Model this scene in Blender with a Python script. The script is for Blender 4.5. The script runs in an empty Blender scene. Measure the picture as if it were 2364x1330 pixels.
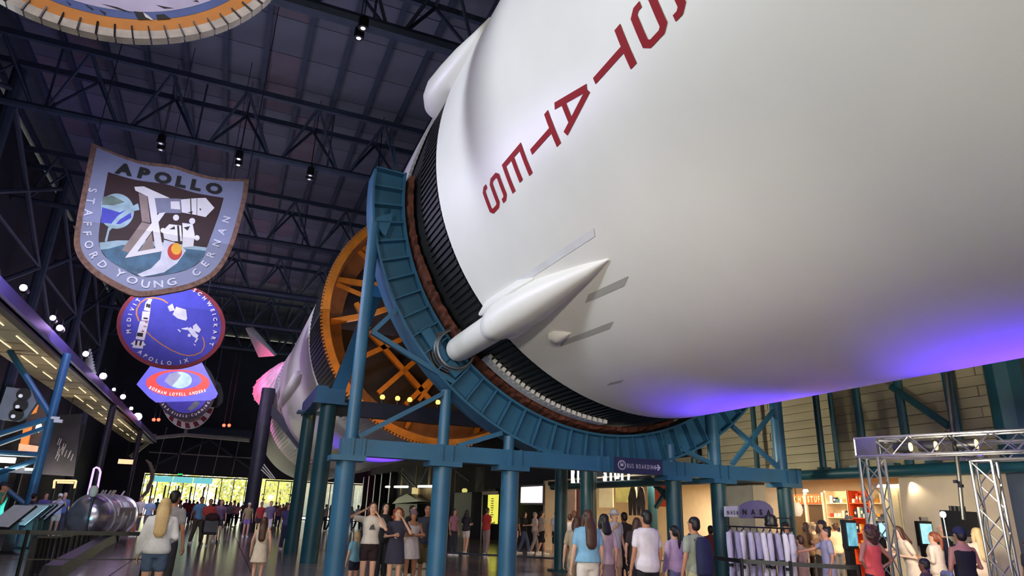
import bpy, bmesh, math, random
import numpy as np
from mathutils import Vector as V, Matrix
random.seed(7)
S = bpy.context.scene
COL = S.collection
R = math.radians
# ---------------------------------------------------------------- camera, world, light
RGT = V((.9217, -.3866, .0346)); FWD = V((.3562, .8777, .3208)); UPV = RGT.cross(FWD)
UPV.normalize(); RGT = FWD.cross(UPV).normalized(); FWD.normalize()
CAMP = V((0, 0, 1.62)); FPX = 1534.0
cd = bpy.data.cameras.new('camera'); cam = bpy.data.objects.new('camera', cd); COL.objects.link(cam)
cd.sensor_width = 36; cd.lens = FPX / 2364 * 36; cd.clip_end = 400
cam.matrix_world = Matrix(((RGT.x, UPV.x, -FWD.x, CAMP.x), (RGT.y, UPV.y, -FWD.y, CAMP.y), (RGT.z, UPV.z, -FWD.z, CAMP.z), (0, 0, 0, 1)))
S.camera = cam
S.view_settings.view_transform = 'Standard'; S.view_settings.look = 'None'; S.view_settings.gamma = 1
S.view_settings.use_curve_mapping = False
S.view_settings.exposure = 0.0
wd = bpy.data.worlds.new('sky'); S.world = wd; wd.use_nodes = True
nt = wd.node_tree; bg = nt.nodes['Background']
sky = nt.nodes.new('ShaderNodeTexSky'); sky.sky_type = 'HOSEK_WILKIE'; sky.turbidity = 3.5
sky.sun_direction = V((-.35, .75, .45)).normalized()
nt.links.new(sky.outputs['Color'], bg.inputs['Color']); bg.inputs['Strength'].default_value = 12
def lamp(kind, loc, to, power, col, size=.3, spot=60, blend=.6, name='stage_light'):
    d = bpy.data.lights.new(name, kind); d.energy = power; d.color = col
    if kind == 'SPOT': d.spot_size = R(spot); d.spot_blend = blend; d.shadow_soft_size = size
    elif kind == 'AREA': d.size = size
    elif kind == 'SUN': d.angle = size
    else: d.shadow_soft_size = size
    o = bpy.data.objects.new(name, d); COL.objects.link(o); o.location = loc
    o.rotation_euler = (V(to) - V(loc)).to_track_quat('-Z', 'Y').to_euler()
    return o
WARM = (1, .92, .68); NEUT = (1, 1, .84); COOL = (.72, .82, 1); VIO = (.62, .38, 1); BLUE = (.1, .03, 1); AMB = (1, .55, .2)
lamp('SUN', (0, 150, 60), (6, 60, 0), 22.0, (1, .93, .75), R(.6), name='sun')
# floodlights of the hall that wash the rocket
lamp('SPOT', (-9.5, 10.5, 9.5), (5, 6, 5.6), 5200, (.82, .9, 1), .5, 80, .9, 'flood_light')
lamp('SPOT', (-11.5, -6, 3.5), (5, 4.5, 6), 3500, NEUT, .5, 85, .9, 'flood_light')
lamp('SPOT', (3, -14, 2.2), (7, 2, 4.4), 1900, WARM, .5, 80, .9, 'flood_light')
lamp('SPOT', (-3, -14, 3.4), (6, 5, 5), 2200, WARM, .5, 90, .9, 'flood_light')
lamp('SPOT', (-7.4, 20, 8.8), (4, 9.5, 10), 2600, (.7, .62, 1), .4, 60, .8, 'flood_light')
lamp('SPOT', (-9, 24, 10), (4.5, 31, 9), 4200, (.9, .88, 1), .4, 44, .9, 'flood_light')
# blue up-lights on the floor under the rocket
for x, y, p in ((10.4, 9.6, 700), (10.5, 7.3, 500), (10.6, 4.6, 1200), (10.6, 1.4, 1100), (10.4, -2, 900), (8.2, 35, 900)):
    lamp('SPOT', (x, y, .35), (x - 1.5, y, 4), p * 2.9, BLUE, .12, 62, 1, 'blue_up_light')
lamp('SPOT', (9.4, 7.6, .35), (8.7, 7.6, 3.6), 26, (.8, .5, 1), .05, 26, 1, 'lilac_up_light')
# side light on the cradle, cyan wash at the walkway foot, added unseen fill for the ceiling
lamp('SPOT', (-7.4, 14, 7.6), (3, 14, 3), 900, (.8, .88, 1), .3, 70, .8, 'flood_light')
lamp('SPOT', (-4.5, 24, .4), (-8.5, 30, 3), 700, (.3, .85, 1), .2, 85, .8, 'cyan_up_light')
lamp('AREA', (-1, 24, 8.8), (-1, 24, 25), 500, (.62, .64, .95), 14, name='ceiling_fill')
lamp('AREA', (0, 52, 8.8), (0, 52, 25), 480, (.62, .56, .9), 14, name='ceiling_fill')
for y, p, c in ((30, 1000, VIO), (40, 1800, (.8, .5, 1)), (50, 6000, (1, .26, .66)), (58, 11000, (1, .12, .34))):
    lamp('SPOT', (-7.2, y, 8.9), (4.5, y + 6, 10.5), p, c, .3, 60, .8, 'violet_spot')
for y in (22, 30): lamp('SPOT', (-5.6, y, 8.8), (-7.3, y + 3, 7.6), 480, (.66, .5, 1), .1, 110, .9, 'violet_spot')
for x, y, z, tx, ty, tz, p, c in ((-3, 13, 12.5, -2.8, 20, 9, 300, (.8, .8, 1)), (-3, 3, 13, -3, 10, 9, 900, (.95, .86, 1)), (-3, 22, 11.5, -2.7, 28, 8, 620, (.75, .68, 1)), (-3, 31, 10, -2.7, 36, 7, 420, (.7, .6, 1)), (-3, 39, 9, -2.7, 44, 6.5, 420, (.9, .6, 1))):
    lamp('SPOT', (x, y, z), (tx, ty, tz), p, c, .3, 55, .8, 'banner_spot')
for p_ in ((-6.9, 45.3, 8.5), (-6.9, 64, 8.4), (-6.9, 33, 8.5)): lamp('POINT', p_, (0, 0, 0), 70, VIO, .15, name='violet_glow')
# people level light
lamp('SPOT', (-4, 12, 9.5), (-1.5, 26, 0), 2600, (.84, .84, 1), .6, 95, .9, 'house_light')
lamp('SPOT', (-2, 30, 9), (0, 46, 0), 2600, (.9, .86, .95), .6, 100, .9, 'house_light')
lamp('SPOT', (-2, -1, 4.6), (7, 10.5, .9), 1900, (1, .86, .76), .3, 48, .8, 'house_light')
lamp('SPOT', (-4, 6, 5.5), (4, 16, .8), 1100, (1, .86, .76), .4, 46, .8, 'house_light')
lamp('SPOT', (9.5, 20, 3.0), (12.5, 27, .6), 260, (1, .86, .74), .3, 120, .8, 'house_light')
lamp('SPOT', (9.6, 7.2, 2.5), (14.6, 10.8, 3.8), 620, WARM, .2, 120, .8, 'house_light')
lamp('SPOT', (11.5, 5.5, 2.6), (14.4, 10.3, 1.2), 130, WARM, .2, 80, .8, 'house_light')
lamp('SPOT', (10, 15, 3.4), (14.6, 15, 4), 330, WARM, .2, 130, .8, 'house_light')

# ---------------------------------------------------------------- helpers
def ray(u, v):
    d = RGT * (u - 1182) + UPV * (665 - v) + FWD * FPX
    return d.normalized()
def at(u, v, y): d = ray(u, v); return CAMP + d * (y / d.y)
def atx(u, v, x): d = ray(u, v); return CAMP + d * (x / d.x)
def atz(u, v, z): d = ray(u, v); return CAMP + d * ((z - CAMP.z) / d.z)
def lin(c): return tuple((x / 12.92 if x <= .04045 else ((x + .055) / 1.055) ** 2.4) for x in (q / 255 for q in c))
MATS = {}
def mat(name, rgb, rough=.5, metal=0, emit=0, var=.12, scale=3.0, bump=0, ecol=None, spec=.5, stretch=None, coat=0):
    if name in MATS: return MATS[name]
    m = bpy.data.materials.new(name); m.use_nodes = True; t = m.node_tree; b = t.nodes['Principled BSDF']
    c = lin(rgb); b.inputs['Roughness'].default_value = rough; b.inputs['Metallic'].default_value = metal
    b.inputs['Specular IOR Level'].default_value = spec
    if coat: b.inputs['Coat Weight'].default_value = coat; b.inputs['Coat Roughness'].default_value = .12
    co = t.nodes.new('ShaderNodeTexCoord'); n = t.nodes.new('ShaderNodeTexNoise'); n.inputs['Scale'].default_value = scale
    n.inputs['Detail'].default_value = 4
    src = co.outputs['Object']
    if stretch:
        mp = t.nodes.new('ShaderNodeMapping'); mp.inputs['Scale'].default_value = stretch; t.links.new(src, mp.inputs['Vector']); src = mp.outputs['Vector']
    t.links.new(src, n.inputs['Vector'])
    r = t.nodes.new('ShaderNodeValToRGB')
    r.color_ramp.elements[0].position = .3; r.color_ramp.elements[1].position = .7
    r.color_ramp.elements[0].color = (*[max(0, x * (1 - var)) for x in c], 1); r.color_ramp.elements[1].color = (*[min(1, x * (1 + var)) for x in c], 1)
    t.links.new(n.outputs['Fac'], r.inputs['Fac']); t.links.new(r.outputs['Color'], b.inputs['Base Color'])
    if bump:
        bn = t.nodes.new('ShaderNodeBump'); bn.inputs['Strength'].default_value = bump; bn.inputs['Distance'].default_value = .02
        t.links.new(n.outputs['Fac'], bn.inputs['Height']); t.links.new(bn.outputs['Normal'], b.inputs['Normal'])
    if emit:
        b.inputs['Emission Color'].default_value = (*lin(ecol or rgb), 1); b.inputs['Emission Strength'].default_value = emit
    MATS[name] = m; return m
class MB:
    def __init__(s): s.v = []; s.f = []; s.m = []
    def add(s, vs, fs, m=0):
        o = len(s.v); s.v += [tuple(p) for p in vs]; s.f += [tuple(i + o for i in f) for f in fs]; s.m += [m] * len(fs); return s
    def box(s, c, d, rz=0, m=0, rot=None):
        vs = [V((x * d[0] / 2, y * d[1] / 2, z * d[2] / 2)) for x in (-1, 1) for y in (-1, 1) for z in (-1, 1)]
        M = rot if rot else Matrix.Rotation(rz, 3, 'Z')
        return s.add([M @ p + V(c) for p in vs], [(0, 1, 3, 2), (4, 6, 7, 5), (0, 4, 5, 1), (2, 3, 7, 6), (0, 2, 6, 4), (1, 5, 7, 3)], m)
    def bar(s, a, b, w, h, m=0, up=(0, 0, 1)):
        a = V(a); b = V(b); d = (b - a).normalized(); x = d.cross(V(up))
        if x.length < 1e-4: x = d.cross(V((0, 1, 0)))
        x.normalize(); y = x.cross(d); vs = []
        for p in (a, b):
            for i, j in ((-1, -1), (1, -1), (1, 1), (-1, 1)): vs.append(p + x * (i * w / 2) + y * (j * h / 2))
        return s.add(vs, [(3, 2, 1, 0), (4, 5, 6, 7), (0, 1, 5, 4), (1, 2, 6, 5), (2, 3, 7, 6), (3, 0, 4, 7)], m)
    def loft(s, rings, m=0, cap=True, closed=True):
        n = len(rings[0]); vs = [p for r in rings for p in r]; fs = []
        for i in range(len(rings) - 1):
            for j in range(n if closed else n - 1):
                k = (j + 1) % n; fs.append((i * n + j, i * n + k, (i + 1) * n + k, (i + 1) * n + j))
        if cap and closed: fs.append(tuple(range(n - 1, -1, -1))); fs.append(tuple(range((len(rings) - 1) * n, len(rings) * n)))
        return s.add(vs, fs, m)
    def tube(s, pts, r, n=8, m=0, cap=True):
        pts = [V(p) for p in pts]; rs = r if isinstance(r, (list, tuple)) else [r] * len(pts); rings = []
        ref = None
        for i, p in enumerate(pts):
            d = (pts[min(i + 1, len(pts) - 1)] - pts[max(i - 1, 0)])
            d = d.normalized() if d.length > 1e-9 else V((0, 0, 1))
            if ref is None: ref = V((0, 0, 1)) if abs(d.z) < .9 else V((0, 1, 0))
            x = d.cross(ref).normalized(); y = x.cross(d).normalized(); ref = y
            rings.append([p + (x * math.cos(2 * math.pi * k / n) + y * math.sin(2 * math.pi * k / n)) * rs[i] for k in range(n)])
        return s.loft(rings, m, cap)
    def lathe(s, c, prof, n=24, m=0, axis='Z', cap=True):
        rings = []
        for r, h in prof:
            ring = []
            for k in range(n):
                a = 2 * math.pi * k / n; p = (r * math.cos(a), r * math.sin(a), h)
                if axis == 'Y': p = (p[0], h, p[1])
                if axis == 'X': p = (h, p[0], p[1])
                ring.append(V(p) + V(c))
            rings.append(ring)
        return s.loft(rings, m, cap)
    def ball(s, c, r, n=10, m=0, k=6):
        rx, ry, rz = r if isinstance(r, (tuple, list)) else (r, r, r); rings = []
        for i in range(1, k):
            t = math.pi * i / k; rings.append([V(c) + V((rx * math.sin(t) * math.cos(2 * math.pi * j / n), ry * math.sin(t) * math.sin(2 * math.pi * j / n), -rz * math.cos(t))) for j in range(n)])
        return s.loft(rings, m)
    def slab(s, front, back, m=0):
        n = len(front); s.add(list(front) + list(back), [tuple(range(n)), tuple(range(2 * n - 1, n - 1, -1))] + [(i, i + n, (i + 1) % n + n, (i + 1) % n) for i in range(n)], m); return s
    def xf(s, M): s.v = [tuple(M @ V(p)) for p in s.v]; return s
    def join(s, o, m=None): return s.add(o.v, o.f, 0) if m is None else s.add(o.v, o.f, m)
W = {}
def org(o): return W.get(o.name, V((0, 0, 0))) if o else V((0, 0, 0))
def obj(name, mb, mats, parent=None, smooth=True, kind=None, flip=False, ang=.6):
    """ONE mesh object from world coordinates, hung under its parent"""
    me = bpy.data.meshes.new(name); o0 = org(parent)
    me.from_pydata([(p[0] - o0.x, p[1] - o0.y, p[2] - o0.z) for p in mb.v], [], mb.f)
    for m in (mats if isinstance(mats, (list, tuple)) else [mats]): me.materials.append(m)
    if any(mb.m): me.polygons.foreach_set('material_index', mb.m)
    bm = bmesh.new(); bm.from_mesh(me); bmesh.ops.recalc_face_normals(bm, faces=bm.faces); bm.to_mesh(me); bm.free()
    if smooth: me.shade_smooth(); me.set_sharp_from_angle(angle=ang)
    o = bpy.data.objects.new(name, me); COL.objects.link(o); o.parent = parent; W[o.name] = o0.copy()
    if kind: o['kind'] = kind
    return o
def share(name, me, parent, M):
    """another object on the same mesh data; M in world coordinates"""
    o = bpy.data.objects.new(name, me); COL.objects.link(o); o.parent = parent
    o.matrix_local = Matrix.Translation(-org(parent)) @ M; W[o.name] = M.to_translation(); return o
def tag(o, label, cat, group=None):
    o['label'] = label; o['category'] = cat
    if group: o['group'] = group
    return o
def thing(name, label, cat, loc=(0, 0, 0), group=None):
    o = bpy.data.objects.new(name, None); COL.objects.link(o); o.location = loc; o.empty_display_size = .1; W[o.name] = V(loc)
    return tag(o, label, cat, group)
def root(name, loc=(0, 0, 0)):
    o = bpy.data.objects.new(name, None); COL.objects.link(o); o.location = loc; o['kind'] = 'structure'; W[o.name] = V(loc); return o
def dup(r, loc, rz=0, label=None):
    c = r.copy(); COL.objects.link(c); c.location = loc; c.rotation_euler = (0, 0, rz)
    if label: c['label'] = label
    for ch in list(r.children):
        k = ch.copy(); COL.objects.link(k); k.parent = c
        for g in ch.children: q = g.copy(); COL.objects.link(q); q.parent = k
    W[c.name] = V(loc); return c
GL = {}
def glyph(ch, bold=.012):
    k = (ch, bold)
    if k not in GL:
        cu = bpy.data.curves.new('glyph', 'FONT'); cu.body = ch; cu.size = 1; cu.offset = bold; cu.resolution_u = 3
        t = bpy.data.objects.new('glyph', cu); COL.objects.link(t)
        me = bpy.data.meshes.new_from_object(t)
        vs = [(v.co.x, v.co.y) for v in me.vertices]; fs = [tuple(p.vertices) for p in me.polygons]
        bpy.data.objects.remove(t); bpy.data.curves.remove(cu); bpy.data.meshes.remove(me)
        x0 = min([v[0] for v in vs] or [0]); x1 = max([v[0] for v in vs] or [.3])
        GL[k] = ([(a - x0, b) for a, b in vs], fs, x1 - x0)
    return GL[k]
def text(mb, s, fn, size, gap=.1, bold=.012, m=0, center=True, sx=1, total=None):
    """flat lettering; fn(u, v) -> 3D point; total stretches the spacing to a given length"""
    ws = [(glyph(c, bold)[2] if c != ' ' else .32) * sx for c in s]
    g = gap
    if total: g = (total / size - sum(ws)) / max(1, len(s) - 1)
    L = sum(ws) + g * (len(s) - 1); x = -L / 2 if center else 0
    for c, w in zip(s, ws):
        if c != ' ':
            vs, fs, _ = glyph(c, bold)
            mb.add([fn((x + a * sx) * size, b * size) for a, b in vs], fs, m)
        x += w + g
    return mb
def path_fn(pts, out):
    """maps (u along, v up) to a plane following a polyline of 2D points; out(x, z) -> 3D"""
    P = [V((p[0], p[1])) for p in pts]; L = [0]
    for a, b in zip(P, P[1:]): L.append(L[-1] + (b - a).length)
    def at_s(s):
        s = min(max(s, 0), L[-1] - 1e-6)
        for i in range(len(P) - 1):
            if s <= L[i + 1]:
                t = (s - L[i]) / (L[i + 1] - L[i]); return P[i].lerp(P[i + 1], t)
        return P[-1]
    def f(s, v):
        p = at_s(s); d = (at_s(s + .18) - at_s(s - .18)).normalized(); n = V((-d.y, d.x)); q = p + n * v; return out(q.x, q.y)
    return f, L[-1]
def path_text(mb, s, pts, size, out, bold=.012, m=0, sx=1):
    f, L = path_fn(pts, out); ws = [(glyph(c, bold)[2] if c != ' ' else .45) * sx * size for c in s]
    g = (L - sum(ws)) / max(1, len(s) - 1); x = 0
    for c, w in zip(s, ws):
        if c != ' ':
            vs, fs, _ = glyph(c, bold); mid = x + w / 2
            # rigid letter placed on the path
            a = f(mid - .02, 0); b = f(mid + .02, 0); o = f(mid, 0); up = f(mid, 1) - o; rt = (b - a).normalized()
            mb.add([o + rt * (p * sx * size - w / 2) + up * (q * size) for p, q in vs], fs, m)
        x += w + g
    return mb
def cyl(th, y, r, cx=7.98, cz=8.61): return V((cx + r * math.cos(R(th)), y, cz + r * math.sin(R(th))))

M_hull = mat('white_hull_paint', (236, 234, 228), .4, var=.03, scale=.8, spec=.5)
M_blk = mat('black_skirt_paint', (22, 23, 26), .5, var=.35, scale=2.5)
M_wht = mat('white_paint', (225, 225, 228), .45, var=.06)
M_red = mat('dark_red_lettering', (148, 16, 26), .6, var=.05, spec=.15)
M_steel = mat('blue_steel_paint', (50, 104, 142), .42, var=.14, scale=1.6)
M_teal = mat('teal_steel_paint', (24, 72, 84), .42, var=.14, scale=1.6)
M_rust = mat('brown_felt_pad', (92, 48, 36), .95, var=.5, scale=6, bump=.6)
M_org = mat('orange_primer', (212, 132, 36), .5, var=.25, scale=2)
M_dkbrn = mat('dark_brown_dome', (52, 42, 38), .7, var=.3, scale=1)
M_alu = mat('brushed_aluminium', (196, 196, 200), .3, 1, var=.08, scale=8)
M_dark = mat('black_metal', (18, 18, 22), .4, var=.2)
M_navy = mat('dark_steel', (44, 46, 66), .5, var=.2)
# ---------------------------------------------------------------- floor
M_floor = mat('polished_floor', (126, 116, 116), .16, var=.18, scale=.9, bump=.04, spec=.6)
M_joint = mat('floor_joint', (30, 28, 30), .6)
floor = root('floor')
obj('floor_base', MB().box((4.5, 34, -.08), (38, 106, .1)), M_joint, floor, False)
me = obj('floor_slab', MB().box((-11 + 1.5, 11.5 + 1.5, -.015), (2.975, 2.975, .03)), M_floor, floor, False)
m0 = me.data; bpy.data.objects.remove(me); W.pop('floor_slab', None)
m0.transform(Matrix.Translation((9.5, -13, .015)))
for i in range(12):
    for j in range(25): share('floor_slab', m0, floor, Matrix.Translation((-12.5 + 3 * i, 13 + 3 * j, -.015)))
obj('floor_surround', MB().box((4, -2.3, -.015), (36, 27.5, .03)), M_floor, floor, False)
# ---------------------------------------------------------------- roof deck, purlins, trusses
M_deck = mat('roof_deck', (104, 108, 124), .8, var=.16, scale=.5)
M_deck2 = mat('roof_deck_reddish', (110, 100, 114), .8, var=.16, scale=.5)
M_roofst = mat('roof_steel', (54, 66, 88), .6, var=.2)
ceil = root('ceiling')
obj('roof_backing', MB().box((4, 34, 20.75), (40, 106, .1)), M_roofst, ceil, False)
pm = {}
for i in range(15):
    for j in range(20):
        x = -10.06 + 1.62 * i; y = 18.2 + 2.45 * j; mm = M_deck2 if random.random() < .12 else M_deck
        if mm not in pm:
            o = obj('roof_panel', MB().box((0, 0, 0), (1.6, 2.41, .06)), mm, ceil, False); pm[mm] = o.data; o.location = (x, y, 20.55); W[o.name] = V((x, y, 20.55))
        else: share('roof_panel', pm[mm], ceil, Matrix.Translation((x, y, 20.55)))
pu = None
for i in range(20):
    x = -10.87 + 1.62 * i - 1.62
    if pu is None:
        o = obj('purlin', MB().box((0, 34, 20.36), (.1, 106, .3)).box((0, 34, 20.2), (.22, 106, .03)), M_roofst, ceil, False); pu = o.data; o.location.x = x
    else: share('purlin', pu, ceil, Matrix.Translation((x, 0, 0)))
def roof_truss(y, big=False):
    t = root('roof_truss', (0, y, 17)); b = .17 if not big else .26
    obj('bottom_chord', MB().tube([(-13, y, 17), (20, y, 17)], b, 8), M_roofst, t)
    for s in (-1, 1): obj('top_chord', MB().box((3.5, y + s * 1.12, 19.55), (33, .2, .26)), M_roofst, t, False)
    for k in range(11):
        x0 = -12.66 + 3.14 * k
        for s in (-1, 1):
            for q in (-1, 1):
                a = V((x0 + q * .25, y, 17)); e = V((x0 + q * 1.57, y + s * 1.12, 19.5))
                obj('web_member', MB().tube([a, e], .07, 6), M_roofst, t)
        if k < 10: obj('strut', MB().bar((x0 + 1.57, y - 1.1, 19.55), (x0 + 1.57, y + 1.1, 19.55), .12, .12), M_roofst, t, False)
    for k in range(12):
        x = -12.2 + 2.9 * k
        obj('hanger', MB().bar((x, y, 17.1), (x, y, 20.3), .08, .08), M_roofst, t, False) if k % 2 else None
roof_truss(8, True); roof_truss(18.95, True)
for y in (29.95, 41, 52, 63, 74): roof_truss(y)
# ---------------------------------------------------------------- left, back and far walls
M_wdk = mat('dark_wall_panel', (34, 36, 52), .75, var=.2, scale=.7)
wl = root('wall_left'); obj('wall_panel', MB().box((-13.2, 34, 10.2), (.3, 106, 20.6)), M_wdk, wl, False)
wc = MB().tube([(0, 0, 0), (0, 0, 20.3)], .3, 10)
c0 = obj('wall_column', wc, M_roofst, wl); c0.location = (-11.6, 12, 0)
for y in (22, 33, 44, 55, 66): share('wall_column', c0.data, wl, Matrix.Translation((-11.6, y, 0)))
for y in (12, 22, 33, 44, 55):
    for z in (9, 14):
        obj('wall_brace', MB().tube([(-11.6, y, z), (-11.6, y + 10.5, z + 5)], .13, 6), M_roofst, wl)
        obj('wall_brace', MB().tube([(-11.6, y, z + 5), (-11.6, y + 10.5, z)], .13, 6), M_roofst, wl)
        obj('wall_girt', MB().tube([(-11.6, y, z), (-11.6, y + 10.5, z)], .1, 6), M_roofst, wl)
wb = root('wall_back'); obj('wall_panel', MB().box((4, -16.2, 10.2), (36, .3, 20.6)), M_wdk, wb, False)
# far wall with the glazed entrance
FY = 85.0
M_frame = mat('dark_window_frame', (32, 32, 40), .5)
wf = root('wall_far'); obj('wall_panel', MB().box((4, FY + .15, 12.5), (36, .3, 16.2)), M_wdk, wf, False)
obj('wall_panel', MB().box((-11, FY + .15, 2.2), (6, .3, 4.4)), M_wdk, wf, False)
for i in range(6):
    x = -7 + 1.95 * i; obj('wall_rib', MB().bar((x, FY - .3, 4.6), (x + .3, FY - .3, 9.4), .07, .07), mat('pale_wall_rib', (150, 146, 152), .5), wf, False)
for z in (6.6,): obj('wall_rib', MB().bar((-8, FY - .25, z), (3.4, FY - .25, z), .07, .12), MATS['pale_wall_rib'], wf, False)
obj('wall_brace', MB().bar((-7.5, FY - .4, 5), (-1, FY - .4, 9), .18, .18), M_roofst, wf, False)
obj('wall_brace', MB().bar((4, FY - .4, 4.6), (-3.2, FY - .4, 9), .18, .18), M_roofst, wf, False)
M_glass = bpy.data.materials.new('window_glass'); M_glass.use_nodes = True; t = M_glass.node_tree; t.nodes.clear()
a = t.nodes.new('ShaderNodeBsdfTransparent'); a.inputs[0].default_value = (.93, .96, .95, 1); b = t.nodes.new('ShaderNodeBsdfGlossy'); b.inputs['Roughness'].default_value = .05
mx = t.nodes.new('ShaderNodeMixShader'); mx.inputs[0].default_value = .07; ou = t.nodes.new('ShaderNodeOutputMaterial')
t.links.new(a.outputs[0], mx.inputs[1]); t.links.new(b.outputs[0], mx.inputs[2]); t.links.new(mx.outputs[0], ou.inputs[0])
M_aqua = mat('aqua_sign_panel', (120, 214, 222), .4, emit=.8)
for n, (x0, x1, k) in enumerate(((-7.9, 3.8, 9), (4.6, 10.4, 4), (10.6, 16.2, 4))):
    w = root('window_%d' % (n + 1), (x0, FY, 0)); s = (x1 - x0) / k
    obj('window_frame', MB().box(((x0 + x1) / 2, FY, 4.25), (x1 - x0, .16, .14)).box(((x0 + x1) / 2, FY, .06), (x1 - x0, .16, .12)), M_frame, w, False)
    for i in range(k + 1): obj('mullion', MB().box((x0 + s * i, FY, 2.2), (.09, .16, 4.2)), M_frame, w, False)
    for i in range(k): obj('window_pane', MB().box((x0 + s * (i + .5), FY, 2.2), (s - .09, .02, 4.05)), M_glass, w, False)
    if n == 0:
        for i in range(3): obj('transom_panel', MB().box((-6.1 + 2.02 * i, FY - .12, 3.85), (1.95, .05, .62)), M_aqua, w, False)
        for i in range(6): obj('door_rail', MB().box((-7 + 1.3 * i, FY - .1, 1.6), (.16, .12, 3.2)), M_frame, w, False)
# outside: paving, pale building and yellow-green trees beyond the glass
ext = root('outside_ground'); obj('paving', MB().box((4, FY + 60, -.1), (160, 119, .1)), mat('pale_paving', (226, 216, 196), .8), ext, False)
ob = thing('pale_building', 'pale low building seen in daylight through the entrance glass', 'building', (14, FY + 34, 0))
obj('facade', MB().box((16, FY + 36, 3), (24, 4, 6)), mat('pale_render', (238, 222, 190), .8), ob, False)  # facade in its own pale colour
obj('roof_band', MB().box((16, FY + 35.8, 6.3), (25, 5, .7)), mat('salmon_band', (214, 150, 124), .7), ob, False)
for i in range(5): obj('window', MB().box((7 + 4 * i, FY + 33.9, 3), (1.8, .2, 1.6)), M_frame, ob, False)
M_leaf = mat('yellow_green_foliage', (244, 238, 150), .7, var=.35, scale=6); M_trunk = mat('tree_bark', (96, 78, 58), .9)
for i, (x, y, h) in enumerate(((-9, 16, 6), (-5.4, 13, 5), (-2, 15, 6.4), (1.2, 12, 5), (4, 17, 6.6), (7.4, 14, 5.2))):
    tr = thing('tree', ['rounded yellow tree outside beyond the end of the aqua panels', 'yellow tree outside behind the first aqua panel', 'tall yellow tree outside behind the middle aqua panel', 'small yellow tree outside behind the last aqua panel', 'tallest yellow tree outside behind the plain glass', 'short yellow tree outside beside the pale building'][i], 'tree', (x, FY + y, 0))
    mb = MB(); rr = random.Random(i)
    for k in range(420):
        a = rr.uniform(0, 6.28); q = rr.uniform(-1, 1); r = h * .42 * rr.uniform(.55, 1); c = V((x + r * math.cos(a) * math.sqrt(1 - q * q), FY + y + r * math.sin(a) * math.sqrt(1 - q * q), h * .62 + r * q))
        n = V((rr.uniform(-1, 1), rr.uniform(-1, 1), rr.uniform(-1, 1))).normalized(); u = n.orthogonal().normalized() * .28; v = n.cross(u).normalized() * .16
        mb.add([c - u, c + v, c + u, c - v], [(0, 1, 2, 3)])
    f = obj('foliage', mb, M_leaf, tr, False); f['kind'] = 'stuff'
    obj('trunk', MB().tube([(x, FY + y, 0), (x + .1, FY + y, h * .45), (x, FY + y, h * .7)], [.16, .12, .05], 7), M_trunk, tr)
# white edge beam over the entrance
tr1 = root('trim_1', (-2, 80, 8.4))
M_pale = mat('pale_edge_beam', (206, 206, 196), .4)
pts = [at(300, 1055, 80), at(356, 1011, 80), at(428, 1004, 80), at(576, 1017, 80)]
for p, q in zip(pts, pts[1:]): obj('edge_beam', MB().bar(p, q, .3, .34), M_pale, tr1, False)
obj('girder', MB().bar(at(425, 992, 80.6), at(582, 1003, 80.6), .4, .75), M_roofst, tr1, False)
for u, v in ((356, 1010), (428, 1000)): obj('bolt_plate', MB().box(at(u, v, 79.7), (.3, .2, .7)), M_pale, tr1, False)
hk = thing('curved_arm', 'curved pale hoist arm standing by the aqua panels', 'arm', at(352, 1110, 76))
obj('arm_tube', MB().tube([at(337, 1062, 76), at(346, 1070, 76), at(352, 1088, 76), at(351, 1106, 76), at(340, 1135, 76), at(325, 1150, 76), (at(320, 1160, 76).x, 76, 0)], [.08, .16, .2, .2, .18, .14, .14], 8), M_pale, hk)
ex = thing('exit_sign', 'small green lit exit sign above the entrance doors', 'sign', at(416, 1095, FY - .5))
obj('sign_box', MB().box(at(416, 1095, FY - .5), (.5, .12, .26)), M_dark, ex, False)
mb = MB(); p0 = at(416, 1095, FY - .58); text(mb, 'EXIT', lambda u, v: V((p0.x + u, p0.y, p0.z - .08 + v)), .2)
obj('lettering', mb, mat('green_exit_light', (60, 255, 130), emit=3), ex, False)
# ---------------------------------------------------------------- right wall: siding, posts, beam
M_sid = mat('beige_siding', (176, 166, 138), .7, var=.14, scale=1.2, stretch=(1, .25, 4), bump=.1)
wr = root('wall_right'); obj('wall_backing', MB().box((14.95, 12, 11.75), (.2, 56, 17.56)), M_wdk, wr, False)
sp = None; k = 0
for z in range(44):
    for j in range(4):
        y = -3 + 6.2 * j - (3 if z % 2 else 0) + 3
        M = Matrix.Translation((14.72 + random.uniform(-.012, .012), y, 3.0 + .225 * z))
        if sp is None: o = obj('siding_plank', MB().box((0, 0, .11), (.06, 6.18, .212)), M_sid, wr, False); sp = o.data; o.location = M.to_translation()
        else: share('siding_plank', sp, wr, M)
def post(y, r, x=14.25, z0=2.9, z1=13): obj('wall_post', MB().tube([(x, y, z0), (x, y, z1)], r, 10), M_teal, wr)
for y, r in ((18.55, .11), (15.66, .075), (13.27, .085), (12.8, .065), (12.0, .095), (10.83, .1), (9.63, .11), (8.42, .38), (4, .12), (1, .12)): post(y, r)
obj('wall_brace', MB().tube([atx(2058, 893, 14.2), atx(2190, 984, 14.2)], .085, 8), M_teal, wr)
obj('wall_brace', MB().tube([(14.2, 8.42, 9), (14.2, 12, 4.9)], .085, 8), M_teal, wr)
bm_ = root('trim_2', (14.15, 14, 2.83)); obj('round_beam', MB().tube([(14.15, -4, 2.83), (14.15, 29, 2.83)], .135, 14), M_teal, bm_)
for y in range(0, 28): obj('beam_clip', MB().box((14.3, y + .3, 2.99), (.24, .24, .07)), M_teal, bm_, False) if y < 24 else None
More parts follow.
